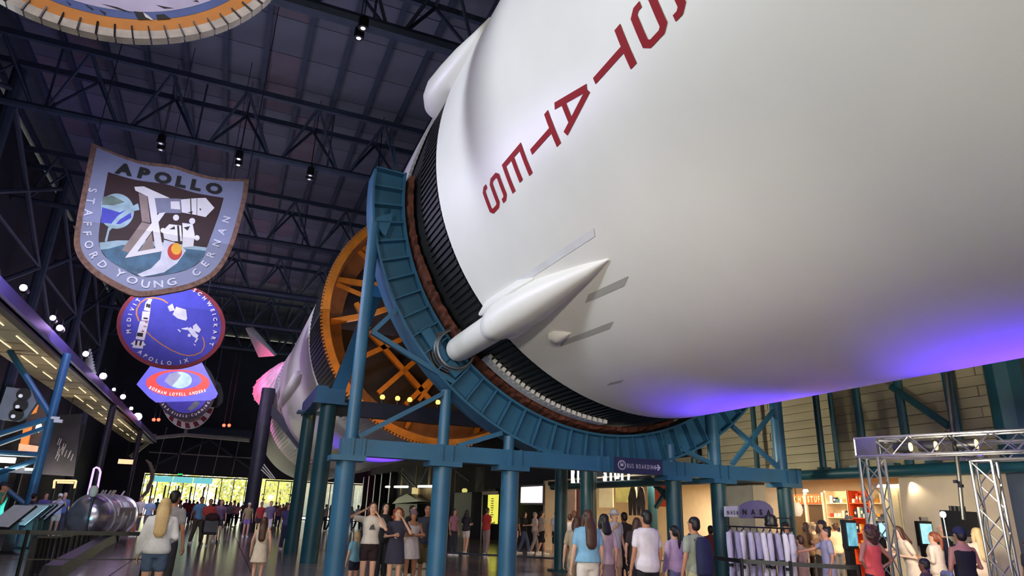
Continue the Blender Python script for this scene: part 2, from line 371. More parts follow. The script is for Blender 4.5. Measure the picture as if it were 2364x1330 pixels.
# wall under the beam
M_beige = mat('beige_plaster', (206, 188, 164), .8, var=.05)
M_slate = mat('slate_panel', (74, 84, 100), .45, var=.06)
obj('wall_panel', MB().box((14.5, 10.1, 1.36), (.2, 2.4, 2.72)), M_beige, wr, False)
obj('wall_panel', MB().box((14.5, 2.4, 1.36), (.2, 13, 2.72)), M_slate, wr, False)
obj('wall_pier', MB().box((14.55, 16.9, 1.36), (.25, 1.5, 2.72)), mat('grey_pier', (150, 146, 140), .8), wr, False)
obj('wall_pier', MB().box((14.7, 15.9, 1.36), (.5, .5, 2.72)), M_beige, wr, False)
# ---------------------------------------------------------------- shop behind the beam
M_shopw = mat('shop_wall', (232, 214, 184), .7, var=.05)
M_orange = mat('orange_panel', (232, 84, 34), .55, var=.08)
M_cream = mat('cream_shelf', (240, 226, 190), .5)
ws = root('wall_shop'); obj('wall_panel', MB().box((20.2, 20, 1.6), (.2, 22, 3.2)), M_shopw, ws, False)
obj('wall_panel', MB().box((17.65, 9.2, 1.6), (5.9, .2, 3.2)), M_shopw, ws, False); obj('wall_panel', MB().box((17.65, 31, 1.6), (5.9, .2, 3.2)), M_shopw, ws, False)
for i in range(9): obj('ceiling_tile', MB().box((17.5, 10.2 + 2.4 * i, 3.18), (5.6, 2.36, .06)), M_cream, ws, False)
for y, p in ((13, 260), (18, 210), (24.5, 330)):
    lamp('AREA', (17.2, y, 3.05), (17.2, y, 0), p, (1, .78, .52), 2.2, name='shop_light')
def dl(u, v, x):
    p = atx(u, v, x); d = thing('downlight', 'round white downlight in the shop ceiling at %s' % ('the orange lettering' if u > 1800 else 'the shop doorway edge'), 'light', p)
    obj('lens', MB().lathe(p, [(.07, 0), (.07, .05), (.05, .07)], 12), mat('downlight_lens', (255, 240, 215), emit=12), d)
dl(1765, 1136, 15.2); dl(1860, 1136, 15.2)
def on_x(x): return lambda y, z: V((x, y, z))
# orange RIGHT STUFF band on a glazed partition
sb = thing('shop_sign', 'orange band with pale RIGHT STUFF lettering inside the shop', 'sign', (17.9, 16, 2.2))
ya, yb = atx(1768, 1145, 18).y, atx(1900, 1145, 18).y; yc = atx(1859, 1145, 18).y
for (a, b) in ((ya, yc + .03), (yc - .03, yb)): obj('sign_panel', MB().box((18, (a + b) / 2, 2.4), (.06, abs(a - b), .3)), M_orange, sb, False)
M_pyl = mat('pale_yellow_lettering', (250, 228, 150), .5)
for s_, ua_, ub_ in (('RIGHT', 1820, 1857), ('STUFF', 1864, 1899)):
    y_l, y_r = atx(ua_, 1150, 17.95).y, atx(ub_, 1150, 17.95).y; mb = MB(); text(mb, s_, lambda u, v: V((17.95, (y_l + y_r) / 2 - u, 2.305 + v)), .26, total=abs(y_l - y_r), sx=.62, bold=.03)
    obj('lettering', mb, M_pyl, sb, False)
for i, y in enumerate((ya, yc, yb)): obj('frame_post', MB().box((18, y, 1.3), (.08, .08, 2.6)), M_cream, sb, False)
for a, b in ((ya, yc), (yc, yb)): obj('dark_pane', MB().box((18.05, (a + b) / 2, 1.7), (.03, abs(a - b) - .1, 1.05)), mat('smoked_panel', (86, 70, 56), .3), sb, False); obj('counter_front', MB().box((17.9, (a + b) / 2, .55), (.3, abs(a - b) - .05, 1.1)), M_cream, sb, False)
def shelf_unit(lbl, y0, y1, x, mm, h=2.7, goods=True, seed=1):
    r = random.Random(seed); s = thing('shop_shelf', lbl, 'shelf', (x, (y0 + y1) / 2, 0)); w = y1 - y0
    obj('back_panel', MB().box((x + .2, (y0 + y1) / 2, h / 2), (.04, w, h)), mm, s, False)
    for y in (y0, y1): obj('side_panel', MB().box((x, y, h / 2), (.42, .06, h)), mm, s, False)
    for z in (.5, .95, 1.4, 1.85, 2.3): obj('shelf_board', MB().box((x, (y0 + y1) / 2, z), (.4, w - .06, .03)), mm, s, False)
    return s
GC = [mat('goods_%d' % i, c, .6) for i, c in enumerate(((240, 236, 226), (210, 60, 40), (40, 50, 90), (226, 160, 60), (120, 90, 70), (60, 110, 120), (30, 28, 30)))]
ORD = ('first', 'second', 'third', 'fourth', 'fifth')
CN = ('cream', 'red', 'navy', 'amber', 'brown', 'teal', 'black')
def goods(s_lbl, y0, y1, x, zs, n, seed, group):
    r = random.Random(seed)
    for z in zs:
        for i in range(n):
            y = y0 + (y1 - y0) * (i + .5) / n; k = r.random(); h = r.uniform(.16, .34); ci = r.randrange(len(GC)); m = GC[ci]
            if k < .5: o = obj('boxed_gift', MB().box((x - .05, y, z + .015 + h / 2), (.12, (y1 - y0) / n * .7, h)).box((x - .115, y, z + .015 + h * .55), (.01, (y1 - y0) / n * .5, h * .3), m=1), [m, GC[0]], None, False)
            else: o = obj('folded_shirt', MB().box((x - .05, y, z + .06), (.2, (y1 - y0) / n * .8, .09)).box((x - .05, y, z + .12), (.18, (y1 - y0) / n * .75, .04), m=0), [m], None, False)
            tag(o, '%s %s, %s along the %s board up, %s' % (CN[ci], 'boxed gift' if k < .5 else 'folded shirt', ORD[i], ORD[zs.index(z)], s_lbl), 'gift' if k < .5 else 'shirt', group)
shelf_unit('orange shop shelf unit with blue label strip', atx(2015, 1150, 19).y, atx(1968, 1150, 19).y, 19, M_orange, seed=2)
shelf_unit('cream display shelf of mixed gifts beside the orange shelf unit', atx(1966, 1150, 19).y, atx(1915, 1150, 19).y, 19, M_cream, seed=3)
shelf_unit('pale display shelf behind the silver truss leg', atx(2085, 1150, 19).y, atx(2018, 1150, 19).y, 19, M_cream, seed=4)
for i, (ua, ub) in enumerate(((2015, 1968), (1966, 1915), (2085, 2018))):
    goods(['orange shelf', 'cream shelf', 'pale truss shelf'][i], atx(ua, 1150, 19).y + .08, atx(ub, 1150, 19).y - .08, 19, (.5, .95, 1.4, 1.85, 2.3), 5, 10 + i, 'goods on the %s' % ['orange shelf', 'cream shelf', 'pale shelf'][i])
p = atx(2000, 1151, 18.78); ls = tag(obj('label_strip', MB().box((18.75, p.y, p.z), (.02, .3, .09)), mat('blue_label', (60, 50, 110), .5)), 'small blue label strip fixed to the orange shelf unit', 'label')
# cream curtain-like lit pilaster at the shop edge
pl = thing('display_niche', 'cream lit display niche at the edge of the shop', 'display', (14.75, 11.25, 0))
obj('niche_back', MB().box((14.95, 11.6, 1.3), (.06, 1.0, 2.55)), M_cream, pl, False)
for y in (11.15, 11.6, 12.05): obj('niche_rib', MB().tube([(14.8, y, 0), (14.8, y, 2.5)], .07, 8), M_cream, pl)
obj('niche_light', MB().box((14.8, 11.6, 2.55), (.3, 1.0, .06)), mat('niche_lamp', (255, 236, 200), emit=4), pl, False)
lamp('SPOT', (14.35, 11.0, 2.6), (14.4, 10.2, .6), 30, WARM, .05, 100, .6, name='niche_spot')
# big white RIGHT STUFF letters standing on the beam
ls = thing('shop_letters', 'row of white lit RIGHT STUFF letters standing on the teal beam', 'sign', (14.2, 25, 2.97))
y0 = atx(1322, 1100, 14.2).y; y1 = atx(1452, 1100, 14.2).y; i = 0; s = 'RIGHT STUFF'
M_lit = mat('lit_white_letter', (255, 252, 244), emit=2.2)
for i, c in enumerate(s):
    if c == ' ': continue
    y = y0 + (y1 - y0) * i / (len(s) - 1); vs, fs, w = glyph(c, .03); mb = MB()
    for dx in (0, .05): mb.add([V((14.2 + dx, y - (a - w / 2) * .5, 2.97 + b * .95)) for a, b in vs], fs)
    obj('letter', mb, M_lit, ls, False)
# second storefront: lit panels, poster stand, teal brace
def panel_x(name, lbl, cat, u0, v0, u1, v1, x, m, extra=None):
    a = atx(u0, v0, x); b = atx(u1, v1, x); t = thing(name, lbl, cat, (x, (a.y + b.y) / 2, min(a.z, b.z)))
    obj('panel', MB().box((x, (a.y + b.y) / 2, (a.z + b.z) / 2), (.06, abs(a.y - b.y), abs(a.z - b.z))), m, t, False); return t, a, b
panel_x('photo_wall', 'warm lit photograph of a green hill in the second shop bay', 'poster', 1422, 1119, 1470, 1160, 16.4, mat('hill_photo', (206, 190, 110), .5, var=.5, scale=1.5, emit=.35))
panel_x('photo_wall', 'pale lit display panel with a white lamp box over it', 'poster', 1384, 1122, 1416, 1172, 16.4, mat('pale_display', (246, 222, 170), .5, var=.25, scale=2, emit=.35))
panel_x('lamp_box', 'bright white lamp box hung under the teal beam', 'light', 1384, 1110, 1417, 1121, 15.6, mat('white_lamp_box', (250, 255, 226), emit=1.6))
panel_x('photo_wall', 'pale lit display panel beside the peach shop pier', 'poster', 1342, 1122, 1372, 1178, 16.4, mat('pale_display_two', (250, 228, 180), .5, var=.3, scale=3, emit=.3))
panel_x('peach_pier', 'peach painted pier at the end of the second shop bay', 'panel', 1309, 1118, 1329, 1200, 14.7, mat('peach_plaster', (232, 190, 160), .7, emit=.1))  # faint emission put into the plaster to brighten the pier
panel_x('mauve_pier', 'mauve painted pier next to the peach pier', 'panel', 1330, 1118, 1343, 1200, 15.2, mat('mauve_plaster', (150, 120, 130), .7))
panel_x('orange_poster', 'orange poster behind the crossed teal braces', 'poster', 1512, 1112, 1545, 1170, 15.8, M_orange)
for a, b in (((1508, 1112), (1552, 1166)), ((1550, 1114), (1514, 1172)), ((1512, 1122), (1560, 1150))):
    obj('wall_brace', MB().bar(atx(*a, 14.6), atx(*b, 14.6), .12, .12), M_teal, wr, False)
# dark far part of the right wall with fins, edge light put in as pale glow
obj('wall_panel', MB().box((16.4, 58, 8), (.3, 54, 16)), M_wdk, wr, False)
for u in (836, 848, 862, 877, 897):
    p = atx(u, 1140, 15.6); obj('wall_fin', MB().box((15.9, p.y, 2.6), (.6, .5, 5.2)), M_frame, wr, False)
    obj('fin_edge', MB().box((15.58, p.y - .2, 2.6), (.05, .12, 5.0)), mat('lit_fin_edge', (226, 224, 216), .5, emit=.25), wr, False)
M_tube = mat('fluorescent_tube', (255, 250, 214), emit=3.5)
for n, (ua, ub, v) in enumerate(((891, 899, 1124), (911, 941, 1124), (966, 1003, 1123))):
    a = atx(ua, v, 15.2); b = atx(ub, v, 15.2); t = thing('tube_light', ['short fluorescent tube at the dark wall fins', 'fluorescent tube above the dark booth', 'fluorescent tube above the brown lit panel'][n], 'light', a)
    obj('tube', MB().tube([a, b], .09, 8), M_tube, t)
for u0, u1, h in ((925, 933, 1), (958, 966, 1), (988, 996, 1), (1018, 1024, 1), (1050, 1056, 1)):
    a = atx((u0 + u1) / 2, 1100, 15.8); obj('wall_batten', MB().box((15.8, a.y, 4.1), (.12, .35, 2.4)), mat('tan_batten', (150, 134, 104), .7), wr, False)
for a, b in (((918, 1080), (962, 1126)), ((915, 1082), (945, 1120)), ((988, 1076), (968, 1122)), ((1050, 1085), (1085, 1112)), ((1212, 1075), (1240, 1110)), ((1262, 1078), (1300, 1112))): obj('wall_brace', MB().bar(atx(*a, 15.4), atx(*b, 15.4), .1, .1), M_navy, wr, False)
obj('wall_girt', MB().bar(atx(1195, 1113, 15.4), atx(1300, 1113, 15.4), .2, .3), M_teal, wr, False)
panel_x('lit_hoarding', 'brown softly lit wall panel beside the front cradle post', 'panel', 966, 1128, 1003, 1200, 15.7, mat('brown_lit_panel', (150, 128, 96), .6, var=.4, scale=1))
panel_x('lit_hoarding', 'narrow bright panel behind the curly haired woman', 'panel', 952, 1126, 963, 1156, 15.5, mat('cream_lit_panel', (244, 220, 150), .6, emit=.6))
mt, a, b = panel_x('menu_board', 'yellow lit menu board under a pale header rail', 'sign', 1128, 1142, 1148, 1210, 15.2, mat('yellow_board', (240, 236, 90), .5, emit=.9))
mb = MB(); r = random.Random(3)
for i in range(9):
    z = a.z - .25 - i * .13; w = r.uniform(.25, .6); mb.box((15.15, (a.y + b.y) / 2, z), (.01, w, .05))
obj('menu_lines', mb, mat('olive_print', (120, 118, 40), .6), mt, False)
obj('header_rail', MB().bar(atx(1114, 1139, 15.1), atx(1149, 1138, 15.1), .08, .2), M_cream, mt, False)
obj('side_post', MB().bar(atx(1114, 1140, 15.1), atx(1110, 1275, 15.1), .05, .05), M_alu, mt, False)
mt, a, b = panel_x('video_screen', 'wide pale pink video screen on the dark wall', 'screen', 1204, 1125, 1251, 1161, 14.6, mat('pink_screen', (250, 232, 250), emit=1.6))
obj('bezel', MB().box((14.65, (a.y + b.y) / 2, (a.z + b.z) / 2), (.06, abs(a.y - b.y) + .2, abs(a.z - b.z) + .2)), M_dark, mt, False)
kb = thing('dark_booth', 'dark sloped booth roof standing before the wall fins', 'booth', (14.5, 40, 0))
q = [atx(905, 1163, 14.6), atx(918, 1150, 14.6), atx(940, 1140, 14.6), atx(968, 1158, 14.6)]
obj('booth_roof', MB().slab(q, [p + V((1.4, 0, 0)) for p in q]), M_dark, kb, False)
obj('booth_wall', MB().box((15.2, (q[0].y + q[3].y) / 2, q[0].z / 2), (1.0, abs(q[0].y - q[3].y) * .8, q[0].z)), M_navy, kb, False)
kb = thing('dark_booth', 'dark blue booth beside the yellow menu board', 'booth', (14.5, 33, 0))
a = atx(1053, 1138, 14.8); b = atx(1093, 1138, 14.8); obj('booth_wall', MB().box((15.1, (a.y + b.y) / 2, a.z / 2), (.8, abs(a.y - b.y), a.z)), M_navy, kb, False)
obj('booth_lamp', MB().ball((14.8, (a.y + b.y) / 2, a.z + .12), (.2, .2, .16)), mat('yellow_dome_lamp', (226, 216, 120), emit=.8), kb)
# ---------------------------------------------------------------- near rocket stage
CX, CZ, RR = 7.98, 8.61, 5.03
def shell(mb, y0, y1, r0, r1, n=160, a0=0, a1=360, ny=1, m=0, cx=CX, cz=CZ):
    full = a1 - a0 >= 360; k = n if full else n + 1
    rings = [[cyl(a0 + (a1 - a0) * i / n, y0 + (y1 - y0) * j / ny, r0 + (r1 - r0) * j / ny, cx, cz) for i in range(k)] for j in range(ny + 1)]
    return mb.loft(rings, m, False, full)
s2 = thing('rocket_stage', 'huge white rocket stage with red lettering resting in the blue cradle', 'rocket', (CX, 11.6, CZ))
mb = MB(); shell(mb, -14, 11.6, RR, RR, ny=8); obj('hull', mb, M_hull, s2)
mb = MB(); shell(mb, 11.58, 11.6, RR, 4.96); shell(mb, 11.6, 14.2, 4.96, 4.96, ny=2); shell(mb, 14.2, 14.2, 4.96, .05); obj('aft_skirt', mb, M_blk, s2)
def stringers(name, parent, th0, th1, dth, y0, y1, r, w, h, m, cx=CX, cz=CZ):
    b = MB().box((0, (y1 - y0) / 2, h / 2), (w, y1 - y0, h)); s = .25 * h
    o = obj(name, b, m, None, False); me = o.data; bpy.data.objects.remove(o)
    th = th0
    while th <= th1:
        c = cyl(th, y0, r - .01, cx, cz); M = Matrix.Translation(c) @ Matrix.Rotation(-(R(th) - math.pi / 2), 4, 'Y')
        share(name, me, parent, M); th += dth
stringers('stringer', s2, 157, 292, 1.55, 11.75, 12.95, 4.96, .06, .045, M_blk)
mb = MB(); shell(mb, 13.0, 13.26, 5.0, 5.0, 60, 230, 266); shell(mb, 13.0, 13.26, 5.06, 5.06, 60, 230, 266); shell(mb, 13.0, 13.0, 5.0, 5.06, 60, 230, 266); obj('white_edge_strip', mb, M_wht, s2, False)
tb = obj('edge_tooth', MB().box((0, .0, .03), (.085, .2, .09)), M_wht, None, False); tm = tb.data; bpy.data.objects.remove(tb)
th = 230.6
while th < 265.5:
    share('edge_tooth', tm, s2, Matrix.Translation(cyl(th, 12.95, 5.0)) @ Matrix.Rotation(-(R(th) - math.pi / 2), 4, 'Y')); th += 1.5
# torn white strip of the old interstage, high up
mb = MB(); r_ = random.Random(5); up = []; lo = []
A = [(159, 13.3), (163, 14.6), (167, 15.7), (172, 15.9), (177, 14.9)]; F = [(159, 12.7), (163, 13.55), (169, 13.75), (173, 14.1), (177, 14.6)]
def interp(t, P):
    for (a, b), (c, d) in zip(P, P[1:]):
        if t <= c: return b + (d - b) * (t - a) / (c - a)
    return P[-1][1]
n = 46
for i in range(n + 1):
    t = 159 + 18 * i / n; zz = .14 if i % 3 else -.06
    lo.append((t, interp(t, F) - zz)); up.append((t, interp(t, A)))
for i in range(n):
    for rr in (5.02, 5.07): pass
    q = [(lo[i], lo[i + 1], up[i + 1], up[i])][0]
    mb.slab([cyl(a, y, 5.06) for a, y in q], [cyl(a, y, 5.0) for a, y in q])
obj('torn_edge_strip', mb, M_wht, s2, False)
# lettering
def stroke(path, t):
    P = [V(p) for p in path]; L = []; Rr = []
    for i, p in enumerate(P):
        a = (P[i] - P[i - 1]).normalized() if i else (P[1] - P[0]).normalized(); b = (P[i + 1] - P[i]).normalized() if i < len(P) - 1 else a
        n = V((-(a + b).y, (a + b).x)).normalized(); k = t / 2 / max(.5, n.dot(V((-a.y, a.x)))); L.append(p + n * k); Rr.append(p - n * k)
    return [(L[i], Rr[i], Rr[i + 1], L[i + 1]) for i in range(len(P) - 1)]
S_ = [(.92, .72), (.92, .84), (.83, .925), (.17, .925), (.08, .84), (.08, .6), (.17, .515), (.83, .515), (.92, .43), (.92, .16), (.83, .075), (.17, .075), (.08, .16), (.08, .28)]
LET = {'S': [(S_, .15)], 'T': [([(0, .92), (1, .92)], .16), ([(.5, .84), (.5, 0)], .17)], 'E': [([(.085, 0), (.085, 1)], .17), ([(.17, .925), (1, .925)], .15), ([(.17, .5), (.92, .5)], .15), ([(.17, .075), (1, .075)], .15)],
       'A': [([(.09, 0), (.46, 1)], .17), ([(.91, 0), (.54, 1)], .17), ([(.24, .27), (.76, .27)], .14)], 'I': [([(.5, 0), (.5, 1)], .17)],
       'U': [([(.085, 1), (.085, .16), (.17, .075), (.83, .075), (.915, .16), (.915, 1)], .16)], 'N': [([(.085, 0), (.085, 1)], .17), ([(.915, 0), (.915, 1)], .17), ([(.12, .95), (.88, .05)], .17)],
       'D': [([(.085, 0), (.085, 1)], .17), ([(.17, .925), (.83, .925), (.915, .84), (.915, .16), (.83, .075), (.17, .075)], .15)]}
for i, c in enumerate('SETATS DETINU'):
    if c == ' ': continue
    y0 = 9.62 - .923 * i; mb = MB()
    for path, t in LET[c]:
        for q in stroke(path, t):
            a, b, c2, d = q
            for k in range(4):
                f = lambda p: cyl(201 + p.x * 5.7, y0 - p.y * .75, RR + .006)
                mb.add([f(a.lerp(d, k / 4)), f(b.lerp(c2, k / 4)), f(b.lerp(c2, (k + 1) / 4)), f(a.lerp(d, (k + 1) / 4))], [(0, 1, 2, 3)])
    obj('letter', mb, M_red, s2, False)
# feed line fairings
def on_skin(th0, secs, mb, n=14, r=RR, m=0, cx=CX, cz=CZ, cap=True):
    rings = []
    for y, dth, a, b in secs:
        rings.append([cyl(th0 + dth + math.degrees(a * math.cos(math.pi * k / n) / r), y, r - .03 + (b + .03) * math.sin(math.pi * k / n), cx, cz) for k in range(n + 1)])
    return mb.loft(rings, m, cap, True)
def fairing(th, name='feed_line_fairing'):
    mb = MB(); on_skin(th, [(7.48, 1.2, .02, .02), (8.0, 1.1, .12, .1), (8.6, .8, .2, .2), (9.2, .6, .28, .3), (9.8, .4, .345, .4), (10.35, .2, .37, .5), (10.9, .1, .36, .57), (11.15, 0, .33, .58), (11.2, 0, .24, .5)], mb)
    f = obj(name, mb, M_hull, s2, ang=1.2)
    mb = MB(); c = [cyl(th + .1 - .02 * k, y, 5.3) for k, y in enumerate((10.7, 12, 13.0))]; c += [cyl(th, 13.3, 5.295), cyl(th, 13.36, 5.29)]
    mb.tube(c, [.275, .275, .275, .26, .2], 20); obj('feed_tube', mb, M_hull, f)
    mb = MB(); on_skin(th, [(9.42, -3.2, .03, .02), (9.9, -3.4, .12, .17), (11.3, -3.6, .14, .2), (11.9, -3.6, .05, .04)], mb); obj('shoulder_ramp', mb, M_hull, f)
    mb = MB(); on_skin(th, [(10.2, 3.2, .03, .02), (10.6, 3.3, .13, .2), (11.1, 3.4, .15, .26), (11.16, 3.4, .12, .2)], mb); obj('shoulder_ramp', mb, M_hull, f)
    mb = MB(); on_skin(th, [(9.4, 2.4, .02, .015), (9.8, 4.2, .05, .03), (11, 3.8, .05, .03)], mb); obj('base_flange', mb, M_hull, f)
    return f
f1 = fairing(224.5)
mb = MB(); on_skin(159.8, [(9.6, 0, .02, .02), (10.2, 0, .14, .14), (10.9, 0, .26, .3), (11.6, 0, .34, .42), (12.2, 0, .37, .5), (12.6, 0, .35, .47), (12.95, 0, .26, .34), (13.12, 0, .12, .14), (13.15, 0, .02, .02)], mb); obj('feed_line_fairing', mb, M_hull, s2, ang=1.4)
mb = MB(); on_skin(224.6, [(13.2, 0, .3, .5), (13.5, 0, .3, .5)], mb)
for k in range(6):
    y = 13.42 + .1 * k; c = cyl(224.2, y, 5.28); pts = []
    for j in range(25): a = 2 * math.pi * j / 24; pts.append(c + V((math.cos(a) * (.42 + .03 * k), 0, math.sin(a) * (.42 + .03 * k))))
    obj('bellows_ring', MB().tube(pts, .035, 6), M_alu, s2)
# small pod, strips and scuffs on the skin
mb = MB(); on_skin(233.4, [(10.35, 0, .05, .02), (10.25, 0, .12, .1), (10.05, .2, .13, .12), (9.8, .5, .06, .05), (9.68, .7, .01, .01)], mb); obj('small_pod', mb, M_hull, s2)
M_grey = mat('grey_adhesive_strip', (176, 174, 168), .4, var=.05)
def patch(name, y0, th0, y1, th1, w, m, sk=0.0):
    mb = MB(); n = 6
    for k in range(n):
        f = lambda t, s: cyl(th0 + (th1 - th0) * t + s * w, y0 + (y1 - y0) * t + s * sk, RR + .004)
        mb.add([f(k / n, -1), f(k / n, 1), f((k + 1) / n, 1), f((k + 1) / n, -1)], [(0, 1, 2, 3)])
    obj(name, mb, m, s2, False)
patch('grey_strip', 8.56, 130.4 + 100 - 100 + 99.2, 7.5, 230.2, .55, M_grey, .12); patch('grey_strip', 10.2, 235.3, 8.6, 236.1, .5, M_grey, .12)
patch('grey_strip', 10.45, 249.3, 10.0, 249.6, .3, M_grey, .1); patch('white_strip', 9.9, 220.2, 7.36, 220.9, .6, M_wht, .05)
# ---------------------------------------------------------------- blue cradle
cr = thing('rocket_cradle', 'blue steel cradle with curved ribbed girder under the near rocket stage', 'cradle', (7.7, 13.5, 0))
G0, G1 = 177, 363
mb = MB()
def arc_plate(mb, r0, r1, y0, y1, a0, a1, n=80, m=0):
    rings = []
    for i in range(n + 1):
        t = a0 + (a1 - a0) * i / n; rings.append([cyl(t, y0, r0), cyl(t, y0, r1), cyl(t, y1, r1), cyl(t, y1, r0)])
    return mb.loft(rings, m)
obj('web_plate', arc_plate(MB(), 5.24, 5.9, 13.7, 13.76, G0, G1), M_steel, cr, ang=.4)
obj('inner_flange', arc_plate(MB(), 5.2, 5.25, 13.48, 14.15, G0, G1), M_steel, cr, ang=.4)
obj('outer_flange', arc_plate(MB(), 5.88, 5.93, 13.48, 14.15, G0 + 1, G1 - 1), M_steel, cr, ang=.4)
t = G0 + .3; sp_ = None
while t < G1:
    M = Matrix.Translation(cyl(t, 13.6, 5.56)) @ Matrix.Rotation(-(R(t) - math.pi / 2), 4, 'Y')
    if sp_ is None: sp_ = obj('stiffener_plate', MB().box((0, 0, 0), (.03, .2, .66)), M_steel, None, False).data; bpy.data.objects.remove(bpy.data.objects['stiffener_plate'])
    share('stiffener_plate', sp_, cr, M); t += 4.35
obj('doubler_plate', arc_plate(MB(), 5.45, 5.68, 13.5, 13.62, 216, 229, 20), M_steel, cr, ang=.4)
mb = MB(); rp = random.Random(9)
for j in range(2): pass
rings = []
for i in range(121):
    t = 178 + 112 * i / 120; w = .1 + rp.uniform(0, .1) + (.12 if 200 < t < 228 else 0); rings.append([cyl(t, 13.5 - w, 5.035), cyl(t, 13.5 - w + .03, 5.12 + rp.uniform(-.03, .03)), cyl(t, 14.0, 5.19), cyl(t, 14.0, 5.035)])
obj('felt_pad', MB().loft(rings), M_rust, cr, False)
XB0, XB1 = 2.0, 13.55
mb = MB(); mb.box(((XB0 + XB1) / 2, 13.52, 2.73), (XB1 - XB0, .34, .32)); obj('main_beam', mb, M_steel, cr, False)
for x in (2.2, 2.42, 4.0, 4.22, 5.52, 5.75, 7.66, 7.9, 9.75, 9.98, 11.0, 11.25, 13.1, 13.4): obj('beam_stiffener', MB().box((x, 13.33, 2.73), (.05, .06, .34)), M_steel, cr, False)
for x in (2.15, 4.1, 5.6, 9.75, 11.05, 13.12):
    obj('column', MB().tube([(x, 13.52, .0), (x, 13.52, 2.46)], .19, 16), M_steel if x < 9 else M_teal, cr)  # shade put into the colour: columns past the middle take darker teal
    obj('cap_plate', MB().box((x, 13.52, 2.515), (.66, .56, .1)), M_steel, cr, False)
    obj('base_plate', MB().box((x, 13.52, .02), (.7, .7, .04)), M_steel, cr, False)
for x, z in ((4.1, 4.05), (5.58, 3.2), (9.75, 3.3), (11.05, 4.1), (13.15, 7.4)): obj('upper_column', MB().tube([(x, 13.6, 2.88), (x, 13.6, z)], .12 if x < 10 else .16, 12), M_steel, cr)
obj('upper_column', MB().tube([(2.2, 13.55, 2.88), (2.21, 13.6, 7.55)], .125, 14), M_steel, cr)
for a, b, w in (((862, 765), (915, 715), .085), ((858, 766), (1048, 884), .09), ((828, 1008), (1034, 903), .085), ((1056, 1030), (1158, 1000), .085), ((1570, 1036), (1655, 1078), .09), ((1690, 984), (1802, 1084), .085), ((1792, 940), (1690, 1072), .085), ((1300, 1046), (1240, 1038), .07)):
    p = at(*a, 13.56); q = at(*b, 13.56); obj('brace', MB().bar(p, q, w * 1.1, w * 1.3, up=(0, 1, 0)), M_steel, cr, False)
for q in ((860, 505), (935, 490)): pass
obj('top_gusset', MB().slab([at(862, 505, 13.5), at(886, 496, 13.5), at(905, 492, 13.5), at(905, 508, 13.5), at(890, 545, 13.5), at(884, 540, 13.5)], [at(862, 505, 13.5) + V((0, .08, 0)), at(886, 496, 13.5) + V((0, .08, 0)), at(905, 492, 13.5) + V((0, .08, 0)), at(905, 508, 13.5) + V((0, .08, 0)), at(890, 545, 13.5) + V((0, .08, 0)), at(884, 540, 13.5) + V((0, .08, 0))]), M_steel, cr, False)
obj('stay_rod', MB().tube([at(893, 492, 13.6), at(921, 425, 14.3)], .035, 6), M_steel, cr); obj('stay_rod', MB().tube([at(921, 425, 14.3), at(905, 310, 18.9)], .02, 6), M_steel, cr)
# BUS BOARDING sign
bs = thing('direction_sign', 'dark blue BUS BOARDING sign with arrow fixed on the cradle beam', 'sign', at(1480, 1085, 13.3))
a = at(1418, 1062, 13.3); b = at(1528, 1098, 13.3)
M_sgn = mat('navy_sign', (46, 50, 92), .5); M_lil = mat('pale_lilac_print', (196, 192, 226), .5)
z0, z1 = 2.56, 2.9
obj('sign_board', MB().box(((a.x + b.x) / 2, 13.29, (z0 + z1) / 2), (b.x - a.x, .04, z1 - z0)), M_sgn, bs, False)
mb = MB(); L = b.x - a.x; x0 = a.x + .25 * L
text(mb, 'BUS BOARDING', lambda u, v: V((x0 + u, 13.265, 2.68 + v)), .13, center=False, total=.61 * L, sx=.6, bold=.02)
obj('lettering', mb, M_lil, bs, False)
mb = MB(); c = V((a.x + .14 * L, 13.265, 2.73)); ring = lambda r: [c + V((r * math.cos(2 * math.pi * k / 24), 0, r * math.sin(2 * math.pi * k / 24))) for k in range(24)]
mb.loft([ring(.082), ring(.105)], 0, False); mb.box((c.x, 13.265, c.z + .02), (.075, .004, .09)); obj('bus_symbol', mb, M_lil, bs, False)
mb = MB(); mb.box((c.x, 13.262, c.z + .045), (.05, .004, .03)); [mb.box((c.x + s * .03, 13.262, c.z - .045), (.022, .004, .022)) for s in (-1, 1)]; obj('symbol_windows', mb, M_sgn, bs, False)
mb = MB(); e = V((b.x - .1 * L, 13.265, 2.725)); mb.box((e.x - .03, 13.265, e.z), (.14, .004, .025)); mb.bar(e + V((.05, 0, 0)), e + V((-.01, 0, .06)), .02, .03); mb.bar(e + V((.05, 0, 0)), e + V((-.01, 0, -.06)), .02, .035); obj('arrow', mb, M_lil, bs, False)
# ---------------------------------------------------------------- far rocket stage
DX, DZ = 7.57, 9.06
def rs(y): return 5.03 + .006 * (y - 25.4)
s1 = thing('rocket_stage', 'far white and black rocket stage with open orange ring end', 'rocket', (DX, 25.4, DZ))
def band(name, y0, y1, m, a0=0, a1=360, ny=3, dr=0): mb = MB(); shell(mb, y0, y1, rs(y0) + dr, rs(y1) + dr, 120 if a1 - a0 >= 360 else int((a1 - a0) / 3), a0, a1, ny, 0, DX, DZ); return obj(name, mb, m, s1)
band('forward_skirt', 25.6, 29.6, M_wht, 229, 522); band('black_quarter', 25.6, 29.6, M_blk, 162, 229)
band('tank_hull', 29.6, 47, M_hull); band('intertank', 47, 55, M_wht); band('lower_tank', 55, 67, M_hull, 285, 510); band('black_quarter', 55, 67, M_blk, 150, 285)
mb = MB(); shell(mb, 67, 67, 5.2, .05, 120, cx=DX, cz=DZ); obj('aft_closure', mb, M_blk, s1)
stringers('skirt_stringer', s1, 166, 227, 2.0, 25.8, 29.5, 5.03, .08, .06, M_blk, DX, DZ)
